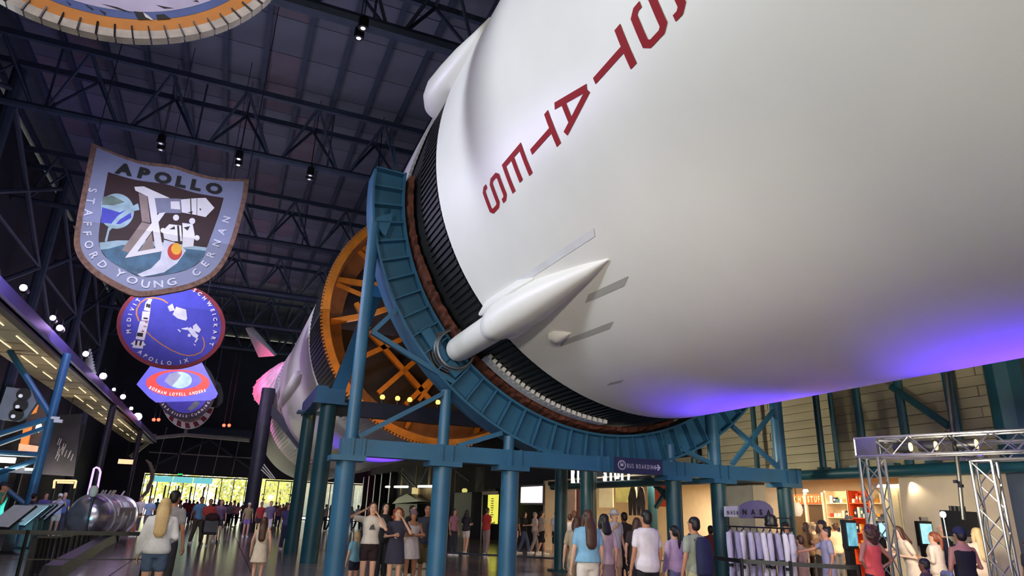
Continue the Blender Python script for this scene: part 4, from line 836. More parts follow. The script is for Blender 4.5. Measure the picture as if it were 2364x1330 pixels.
# round emblem with orbit line
Y = 28.0; z4 = Zf(240, 630, 3.594); C4 = circ(556, 440, 452, 72, 358)
C4 = [(x + (y - 440) * .02, y) for x, y in C4]
rd = emblem('emblem_disc', 'round blue hanging emblem with dark red rim and APOLLO IX lettering', Y, [at(*z4(*p), Y) for p in C4], E_mr)
fill(rd, 'blue_field', shrink(C4, .92), Y, 1, E_bl, z4)
def line(e, name, P, w, Y, layer, m, zf):
    q = [at(*zf(*p), Y - .004 * layer) for p in P]; mb = MB(); s2_ = stroke([(p.x, p.z) for p in q], w)
    for quad in s2_: mb.add([V((p.x, Y - .004 * layer, p.y)) for p in quad], [(0, 1, 2, 3)])
    return obj(name, mb, m, e, False)
line(rd, 'orbit_line', [(530, 252), (490, 225), (450, 212), (400, 206), (350, 215), (300, 250), (272, 300), (270, 345), (290, 400)], .05, Y, 2, E_or, z4)
line(rd, 'orbit_line', [(350, 485), (400, 535), (480, 595), (560, 642), (640, 676), (700, 688), (760, 680), (810, 655), (833, 610), (832, 570), (818, 532)], .035, Y, 2, E_or, z4)
for P in ([(370, 215), (402, 218), (388, 250), (385, 320), (330, 310), (345, 250)], [(320, 318), (384, 322), (372, 400), (310, 395)], [(300, 400), (372, 404), (335, 560), (262, 548)], [(252, 560), (330, 568), (322, 630), (235, 620)], [(220, 590), (260, 560), (255, 600)], [(325, 570), (348, 600), (318, 606)]): fill(rd, 'booster', P, Y, 3, E_wh, z4)
for P in ([(352, 255), (366, 255), (362, 285), (348, 285)], [(368, 258), (386, 262), (382, 292), (364, 288)], [(330, 370), (366, 374), (362, 386), (326, 382)], [(278, 495), (326, 500), (320, 532), (270, 524)], [(262, 560), (280, 562), (272, 600), (258, 600)], [(300, 565), (318, 567), (306, 605), (292, 603)]): fill(rd, 'booster_mark', P, Y, 4, E_bk, z4)
ptext(rd, 'USA', [(345, 395), (322, 470), (305, 490)], z4, Y, .13, E_mr, bold=.03)
for P in ([(528, 280), (568, 255), (590, 310), (545, 320)], [(570, 345), (600, 280), (680, 305), (692, 380), (680, 398), (610, 378)]): fill(rd, 'command_module', P, Y, 3, E_pl, z4)
for P in ([(738, 440), (765, 420), (805, 470), (790, 498), (740, 480)], [(690, 465), (720, 450), (785, 520), (770, 545), (735, 525)], [(615, 465), (640, 485), (630, 492), (612, 472)], [(640, 462), (700, 450), (690, 475), (650, 468)], [(770, 540), (785, 545), (760, 580), (752, 570)], [(740, 585), (765, 600), (752, 604)], circ(708, 518, 14, 10)): fill(rd, 'lunar_module', P, Y, 3, E_pl, z4)
ptext(rd, 'McDIVITT', [(222, 500), (218, 420), (235, 340), (270, 270), (310, 220), (350, 190)], z4, Y, .2, E_wh, bold=.03)
ptext(rd, 'SCHWEICKART', [(735, 150), (800, 195), (855, 255), (895, 330), (912, 410), (905, 500), (872, 600)], z4, Y, .2, E_wh, bold=.03)
ptext(rd, 'APOLLO IX', [(275, 660), (360, 720), (460, 755), (560, 765), (650, 752), (705, 735)], z4, Y, .2, E_wh, bold=.03)
hang(rd, Y, ((320, 690), (480, 680)))
# triangular emblem
Y = 36.0
tri = [(440, 700), (790, 700), (945, 1000), (930, 1035), (880, 1058), (430, 1075), (370, 1030), (270, 925), (300, 885)]
tr = emblem('emblem_triangle', 'rounded triangular blue hanging emblem with a red ring', Y, [at(*z4(*p), Y) for p in tri], mat('emblem_violet_blue', (88, 84, 214), .6))
fill(tr, 'red_ring', circ(612, 915, 265, 40, 112), Y, 1, E_rd, z4); fill(tr, 'ring_inside', circ(620, 892, 188, 40, 74), Y, 2, MATS['emblem_violet_blue'], z4)
fill(tr, 'earth', circ(630, 890, 100, 28, 68), Y, 3, E_lt, z4); fill(tr, 'moon_shade', [(500, 900), (540, 840), (600, 822), (640, 850), (600, 900), (560, 945)], Y, 4, E_gy, z4)
ptext(tr, 'BORMAN LOVELL ANDERS', [(372, 960), (460, 1000), (560, 1018), (680, 1018), (770, 1005), (845, 985)], z4, Y, .2, E_wh, bold=.03, sx=.7); hang(tr, Y, ((350, 830), (462, 828)))
# two round emblems at the end of the row and a dark one
Y = 44.0; C = circ(678, 965, 252, 56, 255); rd2 = emblem('emblem_disc', 'round black rimmed hanging emblem with a blue globe under the triangular one', Y, [at(*z4(*p), Y) for p in C], E_bk)
fill(rd2, 'globe', circ(678, 950, 200, 44, 215), Y, 1, E_bl, z4); fill(rd2, 'land', [(690, 1130), (760, 1060), (800, 1080), (760, 1120), (720, 1145)], Y, 2, E_gn, z4)
ptext(rd2, 'SCHIRRA·EISELE·CUNNINGHAM', [(438, 1000), (480, 1100), (540, 1155), (610, 1190), (690, 1200), (770, 1180), (840, 1130), (890, 1060), (905, 990)], z4, Y, .2, E_wh, bold=.03, sx=.8); hang(rd2, Y, ((390, 860), (470, 860)))
Y = 50.0; C = circ(698, 1010, 232, 56, 286); rd3 = emblem('emblem_disc', 'round emblem with red and white striped rim at the end of the emblem row', Y, [at(*z4(*p), Y) for p in C], E_wh)
for k in range(9):
    a0 = 5 + 20 * k; P = circ(698, 1010, 226, 5, 280, a0, a0 + 13) + circ(698, 1010, 186, 5, 236, a0 + 13, a0)
    fill(rd3, 'red_stripe', P, Y, 1, E_mr, z4)
fill(rd3, 'tan_field', circ(698, 1010, 182, 40, 232), Y, 2, E_tn, z4); ptext(rd3, 'APOLLO', [(590, 1190), (690, 1240), (800, 1220)], z4, Y, .22, E_mr, bold=.03); hang(rd3, Y, ((400, 870), (460, 870)))
Y = 46.5; dk = [(860, 880), (905, 875), (970, 920), (992, 1010), (985, 1070), (945, 1112), (890, 1115)]
d4 = emblem('emblem_board', 'dark emblem edge showing behind the triangular emblem', Y, [at(*z4(*p), Y) for p in dk], E_bk); hang(d4, Y, ((500, 880),))
# top round emblem, cut by the picture edge
Y = 10.0; cx, cz, r = -2.992, 10.859, 2.747
def ring_pts(rr, y, n=96): return [V((cx + rr * math.cos(2 * math.pi * k / n), y, cz + rr * math.sin(2 * math.pi * k / n))) for k in range(n)]
tp = emblem('emblem_disc', 'very large round emblem overhead with orange ring and pale moon surface', Y, ring_pts(r - .14, Y), E_bk)
M_seg = mat('segment_cloth', (206, 196, 190), .8, var=.2, scale=5)
for k in range(72):
    a0 = R(5 * k + .25); a1 = R(5 * k + 4.75); q = []
    for rr_, y in ((r - .15, Y - .04), (r - .02, Y - .03), (r, Y + .1), (r - .15, Y + .12)): q.append((rr_, y))
    mb = MB(); mb.loft([[V((cx + rr_ * math.cos(a), y, cz + rr_ * math.sin(a))) for rr_, y in q] for a in (a0, (a0 + a1) / 2, a1)]); obj('rim_segment', mb, M_seg, tp, False)
    a = R(5 * k); obj('lacing_cord', MB().bar((cx + (r - .22) * math.cos(a), Y - .05, cz + (r - .22) * math.sin(a)), (cx + r * math.cos(a), Y - .06, cz + r * math.sin(a)), .025, .02), M_dark, tp, False) if 30 < k < 70 else None
def annf(r0, r1, y): n = 96; return MB().loft([[V((cx + q * math.cos(2 * math.pi * k / n), y, cz + q * math.sin(2 * math.pi * k / n))) for k in range(n)] for q in (r0, r1)], 0, False)
obj('orange_band', annf(r - .16, r - .36, Y - .02), E_or, tp); obj('blue_band', annf(r - .36, r - .49, Y - .025), mat('emblem_slate_blue', (84, 104, 168), .6), tp)
obj('moon_field', MB().add(ring_pts(r - .49, Y - .03), [tuple(range(96))]), mat('emblem_moon', (206, 198, 236), .7, var=.12, scale=2), tp, False)
z1 = Zf(0, 0, 3.694)
for P in ([(1140, 95), (1225, 105), (1300, 165), (1180, 168)], [(1330, 125), (1400, 120), (1460, 160), (1340, 168)], [(860, 30), (1000, 60), (1130, 110), (1010, 80)], [(730, 35), (800, 78), (790, 84), (740, 50)], [(840, 75), (905, 110), (900, 130)], [(1330, 40), (1400, 55), (1490, 70), (1400, 72)], [(560, 0), (610, 40), (600, 45)], [(1640, 10), (1680, 0), (1700, 20)]): fill(tp, 'moon_shadow', P, Y - .03, 1, E_bk, z1)
fill(tp, 'white_feather', [(1220, 105), (1260, 130), (1310, 172), (1290, 170), (1240, 145)], Y - .03, 2, E_wh, z1)
for s in (-1, 1): obj('hanging_cable', MB().tube([(cx + s * 1.4, Y + .05, cz + 2.3), (cx + s * 1.4, Y + .05, 20.52)], .015, 5), M_navy, tp)
# pairs of ceiling downlights
M_dl = mat('ceiling_lens', (235, 238, 255), emit=5); M_dl2 = mat('ceiling_lens_dim', (200, 200, 220), emit=.9)
for i, (u, v, b) in enumerate(((838, 65, 1), (828, 88, 1), (551, 367, 1), (550, 381, 1), (716, 405, 0), (714, 414, 0), (371, 331, 0), (371, 346, 0), (868, 438, 0), (866, 446, 0))):
    p = atz(u, v, 16.4); d = thing('ceiling_downlight', '%s of the %s pair of small downlights hung %s' % (('first', 'second')[i % 2], ('brightest', 'bright', 'dim', 'dimmest', 'faint')[i // 2], ('near the white rocket', 'above the shield emblem edge', 'between shield emblem and blue cradle', 'straight over the shield emblem', 'above the orange ring')[i // 2]), 'light', p, 'ceiling downlights')
    obj('lens', MB().lathe(p, [(.02, -.02), (.13, 0), (.13, .03)], 12), M_dl if b else M_dl2, d); obj('can', MB().lathe(p + V((0, 0, .03)), [(.16, -.04), (.17, 0), (.16, .35), (.03, .4)], 12), M_dark, d); obj('rod', MB().tube([p + V((0, 0, .4)), (p.x, p.y, 20.52)], .015, 5), M_dark, d)
# ---------------------------------------------------------------- aluminium truss gate
tg = thing('truss_gate', 'silver box truss gate standing before the shop', 'truss', (11.5, 8.5, 0))
A = V((10.84, 8.98, 0)); Cc = V((12.4, 8.0, 0)); dv = V((.314, -.949, 0)).normalized()
def box_truss(a, b, w, up, step, name, parent):
    """four chords and zigzag webs between two points"""
    d = (b - a); L = d.length; d.normalize(); x = d.cross(up).normalized(); y = x.cross(d).normalized()
    cs = [x * sx * w / 2 + y * sy * w / 2 for sx, sy in ((-1, -1), (1, -1), (1, 1), (-1, 1))]
    for c in cs: obj(name + '_chord', MB().tube([a + c, b + c], .025, 8), M_alu, parent)
    n = max(2, int(L / step))
    for k in range(n):
        for i in range(4):
            c0, c1 = cs[i], cs[(i + 1) % 4]
            if k % 2: c0, c1 = c1, c0
            obj('web', MB().tube([a + d * (L * k / n) + c0, a + d * (L * (k + 1) / n) + c1], .012, 5), M_alu, parent)
    for k in (0, n):
        for i in range(4): obj('end_bar', MB().tube([a + d * (L * k / n) + cs[i], a + d * (L * k / n) + cs[(i + 1) % 4]], .018, 5), M_alu, parent)
xd = dv.cross(V((0, 0, 1)))
box_truss(A, A + V((0, 0, 2.8)), .32, dv, .36, 'leg', tg); box_truss(Cc, Cc + V((0, 0, 2.78)), .32, dv, .36, 'leg', tg)
box_truss(A + V((0, 0, 2.98)) - dv * .2, A + V((0, 0, 2.98)) + dv * 5, .32, V((0, 0, 1)), .3, 'beam', tg)
box_truss(Cc + V((0, 0, 2.95)) - dv * .2, Cc + V((0, 0, 2.95)) + dv * 5, .3, V((0, 0, 1)), .3, 'beam', tg)
box_truss(A + V((.1, -.05, 2.96)), Cc + V((-.1, .05, 2.96)), .28, V((0, 0, 1)), .3, 'beam', tg)
obj('corner_plate', MB().box(A + V((0, 0, 2.98)), (.36, .36, .36), rz=math.atan2(dv.y, dv.x)), M_alu, tg, False)
for p in (A, Cc): obj('base_plate', MB().box(p + V((0, 0, .01)), (.6, .6, .02)), M_alu, tg, False)
for i, k in enumerate((.5, .9, 1.5)):
    p = A + dv * k + V((.05, 0, 2.97)); d = thing('stage_lamp', ['black stage lamp inside the truss, nearest its corner plate', 'black stage lamp inside the truss, second from the corner plate', 'black stage lamp inside the truss beside the black drop pole'][i], 'lamp', p)
    obj('can', MB().tube([p - dv * .12, p + dv * .14], [.085, .1], 12), M_dark, d); obj('lens', MB().tube([p + dv * .14, p + dv * .16], [.08, .07], 12), mat('warm_lens', (255, 214, 150), emit=1.5), d)
p = atx(2262, 1049, 12.0); d = thing('blue_lamp', 'small lamp with blue glowing lens under the silver truss', 'lamp', p); obj('can', MB().tube([p, p + V((.1, .12, 0))], .07, 10), M_dark, d); obj('lens', MB().ball(p, .035, 8), mat('blue_lens', (70, 50, 255), emit=4), d)
dp = thing('drop_pole', 'black cable drop pole hanging from above past the truss to the screen cart', 'pole', (10.6, 7.6, 0))
P = [at(2186, 862, 7.9), at(2200, 990, 7.9), at(2212, 1080, 7.9), at(2224, 1200, 7.9)]; obj('pole_tube', MB().tube(P, [.045, .045, .035, .03], 8), M_dark, dp)
obj('loose_cable', MB().tube([at(2183, 994, 7.9), at(2188, 1008, 7.85), at(2200, 1022, 7.85), at(2206, 1030, 7.88)], .012, 5), M_dark, dp)
for u, v in ((2206, 1112), (2219, 1122)): obj('clamp', MB().box(at(u, v, 7.85), (.06, .05, .05)), M_dark, dp, False)
# ---------------------------------------------------------------- screens, kiosks, shelves in the shop front
M_scr = mat('cyan_screen', (120, 190, 216), .3, var=.7, scale=6, emit=.7, ecol=(90, 160, 190)); M_scw = mat('bright_screen', (170, 220, 232), .3, var=.6, scale=9, emit=1.0, ecol=(140, 205, 220))
def kiosk(lbl, u0, v0, u1, v1, y, tilt, m, head=True):
    a = at(u0, v0, y); b = at(u1, v1, y); c = (a + b) / 2; w = abs(b.x - a.x); h = abs(a.z - b.z); d = thing('photo_kiosk', lbl, 'kiosk', (c.x, y, 0)); Mx = Matrix.Rotation(R(tilt), 3, 'Z')
    f = lambda p: Mx @ V(p) + V((c.x, y, 0))
    def bx(nm, cc, dd, mm): obj(nm, MB().box(f(cc), dd, rz=R(tilt)), mm, d, False)
    bx('housing', (0, .06, c.z), (w, .1, h), M_dark); bx('screen', (0, .0, c.z), (w * .78, .03, h * .8), m); bx('column', (0, .1, c.z / 2), (w * .5, .1, c.z), M_dark); bx('foot', (0, .1, .02), (w * .9, .5, .04), M_dark)
    if head: bx('camera_bar', (0, .03, c.z + h / 2 + .05), (w * .5, .06, .07), M_alu)
kiosk('black photo kiosk with cyan screen beside the coral tank top woman', 1945, 1200, 1990, 1268, 11.0, 14, M_scr)
kiosk('photo kiosk with bright screen behind the first truss leg', 2026, 1203, 2056, 1244, 10.8, 0, M_scw)
kiosk('photo kiosk with bright screen behind the cream top woman', 2122, 1203, 2158, 1262, 10.6, -8, M_scw)
tv = thing('screen_cart', 'large black screen cart with camera gear on top', 'cart', (12.2, 9.3, 0)); a = at(2180, 1178, 9.1); b = at(2254, 1240, 9.3)
obj('screen_back', MB().box(((a.x + b.x) / 2, 9.2, (a.z + b.z) / 2), (b.x - a.x, .1, a.z - b.z), rz=.1), M_dark, tv, False)
for s in (-.3, .3): obj('cart_post', MB().box(((a.x + b.x) / 2 + s, 9.25, .7), (.06, .06, 1.4)), M_dark, tv, False)
obj('cart_base', MB().box(((a.x + b.x) / 2, 9.25, .05), (.9, .6, .1)), M_dark, tv, False)
for k in range(4): obj('gear_knob', MB().tube([((a.x + b.x) / 2 - .2 + .12 * k, 9.2, a.z), ((a.x + b.x) / 2 - .2 + .12 * k, 9.2, a.z + .09)], .035, 8), M_dark, tv)
wb_ = thing('globe_lamp', 'white globe lamp on a thin stand beside the screen cart', 'lamp', at(2177, 1190, 8.9)); p = at(2177, 1188, 8.9); obj('globe', MB().ball(p, (.05, .05, .06), 12), mat('globe_lit', (255, 255, 250), emit=6), wb_); obj('stand', MB().tube([p, (p.x + .06, p.y, 0)], .012, 6), M_alu, wb_)
mn = thing('display_bust', 'white display bust with cap among the shop goods', 'bust', at(2010, 1205, 12.5)); p = at(2009, 1196, 12.5); obj('bust_head', MB().ball(p, (.1, .11, .14), 12), M_wht, mn); obj('bust_neck', MB().tube([p, p - V((0, 0, .3))], [.06, .12], 10), M_wht, mn); obj('pedestal', MB().box((p.x, p.y, (p.z - .3) / 2), (.3, .3, p.z - .3)), M_cream, mn, False)
bu = thing('round_display', 'white round display disc hung in the shop behind the teal column', 'display', at(1840, 1176, 15.5)); p = at(1840, 1176, 15.5); obj('disc', MB().ball(p, (.2, .1, .22), 14), M_wht, bu); obj('cord', MB().tube([p, (p.x, p.y, 3.1)], .012, 5), M_dark, bu)
# ---------------------------------------------------------------- rack of white flight suits
rk = thing('garment_rack', 'black garment rack with a grey sign topper holding white flight suits', 'rack', (10.6, 11.9, 0))
a = at(1676, 1215, 11.9); b = at(1832, 1228, 11.2); ry = lambda t: a.lerp(b, t); zt = a.z
for t in (.04, .97): p = ry(t); obj('upright', MB().tube([(p.x, p.y, 0), (p.x, p.y, zt + .25)], .02, 6), M_dark, rk); obj('foot', MB().box((p.x, p.y, .03), (.5, .06, .06), rz=1.1), M_dark, rk, False)
p, q = ry(0), ry(1); obj('hang_rail', MB().tube([(p.x, p.y, zt), (q.x, q.y, zt)], .018, 6), M_dark, rk); obj('top_rail', MB().tube([(p.x, p.y, zt + .2), (q.x, q.y, zt + .2)], .012, 6), M_dark, rk)
M_grs = mat('grey_purple_sign', (96, 92, 124), .6, var=.15, scale=4); M_pls = mat('pale_sign', (196, 196, 216), .5, var=.1, scale=4)
c = [at(u, v, 11.6) for u, v in ((1709, 1197), (1709, 1168), (1722, 1160), (1736, 1156), (1752, 1155), (1766, 1158), (1778, 1166), (1785, 1176), (1786, 1197))]
obj('sign_topper', MB().slab(c, [p + V((0, .04, 0)) for p in c]), M_grs, rk, False)
c2_ = [at(u, v, 11.7) for u, v in ((1675, 1193), (1674, 1169), (1708, 1168), (1709, 1194))]; obj('side_sign', MB().slab(c2_, [p + V((0, .04, 0)) for p in c2_]), M_pls, rk, False)
def flat_text(s, u0, v0, u1, v1, y, size, m, parent, sx=1):
    a_ = at(u0, v0, y); b_ = at(u1, v1, y); d = (b_ - a_); L = d.length; d.normalize(); mb = MB(); up = V((0, 0, 1))
    text(mb, s, lambda u, v: a_ + d * u + up * v, size, center=False, total=L, bold=.03, sx=sx); return obj('lettering', mb, m, parent, False)
flat_text('NASA', 1715, 1188, 1780, 1189, 11.58, .15, M_dark, rk); flat_text('NASA', 1679, 1188, 1705, 1188, 11.68, .11, M_navy, rk, .7)
M_suit = mat('white_flight_suit', (196, 190, 212), .8, var=.12, scale=5); mat('white_flight_suit_shade', (164, 158, 186), .8, var=.15, scale=5); mat('white_flight_suit_light', (224, 220, 232), .8, var=.1, scale=5); M_cuff = mat('black_cuff', (22, 22, 26), .7)  # three tints put light and shade into the one suit cloth
sl = ['pale', 'white', 'creased', 'bright', 'lilac shaded', 'patched', 'long sleeved', 'soft', 'bulky', 'slim']
for i in range(10):
    t = .06 + .9 * i / 9; p = ry(t); st = thing('flight_suit', '%s white flight suit on the rack, number %d counted from the pale side sign' % (sl[i], i + 1), 'suit', (p.x, p.y, 0), 'white flight suits on the rack')
    ex = V((.72, .69, 0)); fx = V((.69, -.72, 0)); z = zt - .08; M_sv = (M_suit, MATS['white_flight_suit_shade'], MATS['white_flight_suit_light'])[i % 3]; rj = random.Random(i); tw = rj.uniform(-.12, .12)
    ex = (ex + fx * tw).normalized()
    def rg(zz, w, dp, off=0): return [V((p.x, p.y, zz)) + ex * (w * math.cos(2 * math.pi * k / 12) + off) + fx * (dp * math.sin(2 * math.pi * k / 12)) for k in range(12)]
    obj('hanger', MB().tube([V((p.x, p.y, zt)), V((p.x, p.y, z + .05)), V((p.x, p.y, z)) + ex * .2], .012, 5).tube([V((p.x, p.y, z + .05)), V((p.x, p.y, z)) - ex * .2], .012, 5), M_dark, st)
    obj('suit_body', MB().loft([rg(z + .02, .1, .03), rg(z - .05, .22, .04), rg(z - .3, .21, .055), rg(z - .6, .18, .05), rg(z - .8, .2, .055)]), M_sv, st)
    for s in (-1, 1):
        e = [V((p.x, p.y, z - .04)) + ex * s * .2, V((p.x, p.y, z - .28)) + ex * s * .27 + fx * .02, V((p.x, p.y, z - .5 - rj.uniform(0, .16))) + ex * s * .29 + fx * rj.uniform(.0, .07)]
        obj('sleeve', MB().tube(e, [.05, .06, .045], 9), M_sv, st); obj('cuff', MB().tube([e[2], e[2] - V((0, 0, .06))], [.05, .047], 9), M_cuff, st)
        obj('suit_leg', MB().loft([rg(z - .78, .1, .052, s * .1), rg(z - 1.1, .085, .045, s * .1), rg(z - 1.42, .075, .04, s * .1)]), M_sv, st)
    if i % 2: obj('name_patch', MB().box(V((p.x, p.y, z - .22)) + fx * .1 + ex * .1, (.09, .012, .05), rz=math.atan2(ex.y, ex.x)), mat('dark_patch', (70, 60, 110), .6), st, False)
cp = thing('cap_stack', 'dark caps stacked at the end of the garment rack', 'caps', ry(.66)); p = ry(.68)
obj('cap_pile', MB().lathe((p.x, p.y, zt + .0), [(.12, .02), (.14, .06), (.12, .12), (.13, .16), (.1, .24), (.02, .27)], 14), M_dark, cp); cp['label'] = 'dark rounded hat resting on the rail of the garment rack'; cp['category'] = 'hat'; cp.name = 'hat'
# belt barrier before the rack
b2 = thing('belt_barrier', 'black belt barrier running in front of the flight suit rack', 'barrier', (8, 9.6, 0))
PP = [at(1640, 1295, 11.2), at(1712, 1306, 10.2), at(1826, 1318, 9.6), at(1985, 1328, 8.9)]
for p, q in zip(PP, PP[1:]): obj('belt', MB().bar((p.x, p.y, .95), (q.x, q.y, .95), .02, .07), M_dark, b2, False)
for p in PP: obj('post', MB().tube([(p.x, p.y, 0), (p.x, p.y, 1.0)], .03, 8), M_dark, b2); obj('base', MB().lathe((p.x, p.y, 0), [(.18, 0), (.18, .03), (.04, .05)], 14), M_dark, b2)
b3 = thing('belt_barrier', 'low black belt barrier across the dim floor behind the cradle columns', 'barrier', (8, 20, 0))
PP = [(5.2, 24.2), (7.6, 22.4), (10.2, 20.4)]
for p, q in zip(PP, PP[1:]): obj('belt', MB().bar((*p, .3), (*q, .3), .03, .06), M_navy, b3, False)
for p in PP: obj('post', MB().tube([(*p, 0), (*p, .34)], .04, 8), M_navy, b3)
# statue of a suited figure high on the wall by the menu board is a flat dim mural panel
mu = thing('figure_mural', 'dim grey mural panel standing in for a suited figure on the wall above the yellow menu board', 'mural', atx(1118, 1110, 15.5)); q = [atx(u, v, 15.5) for u, v in ((1098, 1078), (1144, 1078), (1140, 1136), (1096, 1136))]
obj('panel', MB().slab(q, [p + V((.1, 0, 0)) for p in q]), mat('mural_grey', (92, 88, 90), .7, var=.6, scale=1.4), mu, False)

# teal hall columns standing further back behind the cradle
for n, (u, y) in enumerate(((1295, 19.6), (1366, 24), (1507, 24.5))):
    p = at(u, 1180, y); d = thing('hall_column', ['teal column behind the cradle beside the wide pink screen', 'teal column rising behind the light blue blouse', 'slim teal column behind the tall white tee man'][n], 'column', (p.x, y, 0)); ht = 3.3 + .06 * (y - 19)
    obj('shaft', MB().tube([(p.x, y, 0), (p.x, y, ht)], .2, 14), M_teal, d); obj('cap_plate', MB().box((p.x, y, ht + .04), (.6, .6, .08)), M_teal, d, False); obj('base_plate', MB().box((p.x, y, .02), (.6, .6, .04)), M_teal, d, False)
pcut = thing('photo_cutout', 'dark photo cut-out of two figures in the lit second shop bay', 'poster', (16.2, 24, 0))
for k, (u0, u1, v0, v1) in enumerate(((1452, 1468, 1120, 1190), (1471, 1488, 1124, 1190))):
    q = [atx(*w_, 16.0) for w_ in ((u0, v1), (u0 - 2, v0 + 30), (u0 + 2, v0 + 12), (u0 + 5, v0 + 2), ((u0 + u1) / 2, v0), (u1 - 4, v0 + 3), (u1 - 1, v0 + 14), (u1 + 1, v0 + 32), (u1, v1), ((u0 + u1) / 2 + 2, v1), ((u0 + u1) / 2, v0 + 40), ((u0 + u1) / 2 - 2, v1))]
    obj('printed_figure', MB().slab(q, [p + V((.03, 0, 0)) for p in q]), mat('dark_photo_print', (70, 66, 70), .6, var=.6, scale=4), pcut, False)
# ---------------------------------------------------------------- people
SK = {'l': mat('skin_light', (222, 172, 146), .55, var=.05), 'm': mat('skin_tan', (186, 130, 100), .55, var=.05), 'd': mat('skin_brown', (120, 78, 58), .55, var=.05)}
M_eye = mat('eye_dark', (30, 22, 20), .3); M_eyew = mat('eye_white', (226, 220, 214), .3); M_lip = mat('lip', (170, 84, 80), .5)
HC = {'k': mat('hair_black', (24, 19, 20), .5, var=.3, scale=20, stretch=(6, 6, 1)), 'b': mat('hair_brown', (74, 46, 34), .5, var=.35, scale=20, stretch=(6, 6, 1)), 'a': mat('hair_auburn', (140, 72, 44), .5, var=.35, scale=20, stretch=(6, 6, 1)),
      'y': mat('hair_blond', (206, 176, 126), .5, var=.14, scale=20, stretch=(6, 6, 1)), 'g': mat('hair_grey', (150, 146, 142), .5, var=.2, scale=20)}
def cl(rgb): return mat('cloth_%02x%02x%02x' % rgb, rgb, .85, var=.1, scale=9, bump=.15)
JOBS = []
ARM = {'hang': ((.235, .02, 1.11), (.25, -.05, .86)), 'front': ((.24, .03, 1.12), (.1, -.25, 1.16)), 'photo': ((.23, -.17, 1.24), (.075, -.3, 1.5)), 'head': ((.42, -.05, 1.42), (.14, .03, 1.56)), 'cheek': ((.27, -.16, 1.2), (.1, -.12, 1.46)),
       'cross': ((.23, -.07, 1.14), (-.08, -.2, 1.17)), 'hip': ((.36, .08, 1.14), (.18, .0, 1.02)), 'push': ((.23, .02, 1.12), (.17, -.32, 1.04)), 'back': ((.26, .1, 1.13), (.27, .1, .88)), 'strap': ((.26, -.08, 1.16), (.14, -.13, 1.3)), 'reach': ((.26, -.2, 1.25), (.2, -.46, 1.2))}
def ell(z, a, b, yc=0, n=14, xc=0): return [V((xc + a * math.cos(2 * math.pi * k / n), yc + b * math.sin(2 * math.pi * k / n), z)) for k in range(n)]
def limb(mb, pts, rs):
    mb.tube(pts, rs, 10)
    for p, r in zip(pts, rs): mb.ball(p, r * .98, 8, 0, 5)
def torso_rings(f, infl=0, z0=.84, z1=1.46, flare=0):
    T = [(.84, .125, .1, .01), (.93, .168 if f else .16, .118, .015), (1.0, .155, .108, .01), (1.08, .132 if f else .148, .1, 0), (1.2, .15 if f else .165, .108, 0), (1.3, .165 if f else .182, .12 if f else .118, -.004), (1.38, .165 if f else .185, .095, .004), (1.43, .11, .075, .012), (1.46, .062, .062, .015)]
    g = lambda z, k: interp(z, [(t[0], t[k]) for t in T])
    zs = [z0] + [t[0] for t in T if z0 + .02 < t[0] < z1 - .02] + [z1]
    return [ell(z, g(z, 1) + infl + flare * max(0, 1.1 - z), g(z, 2) + infl + flare * max(0, 1.1 - z) * .8, g(z, 3)) for z in zs]
NP = [0]
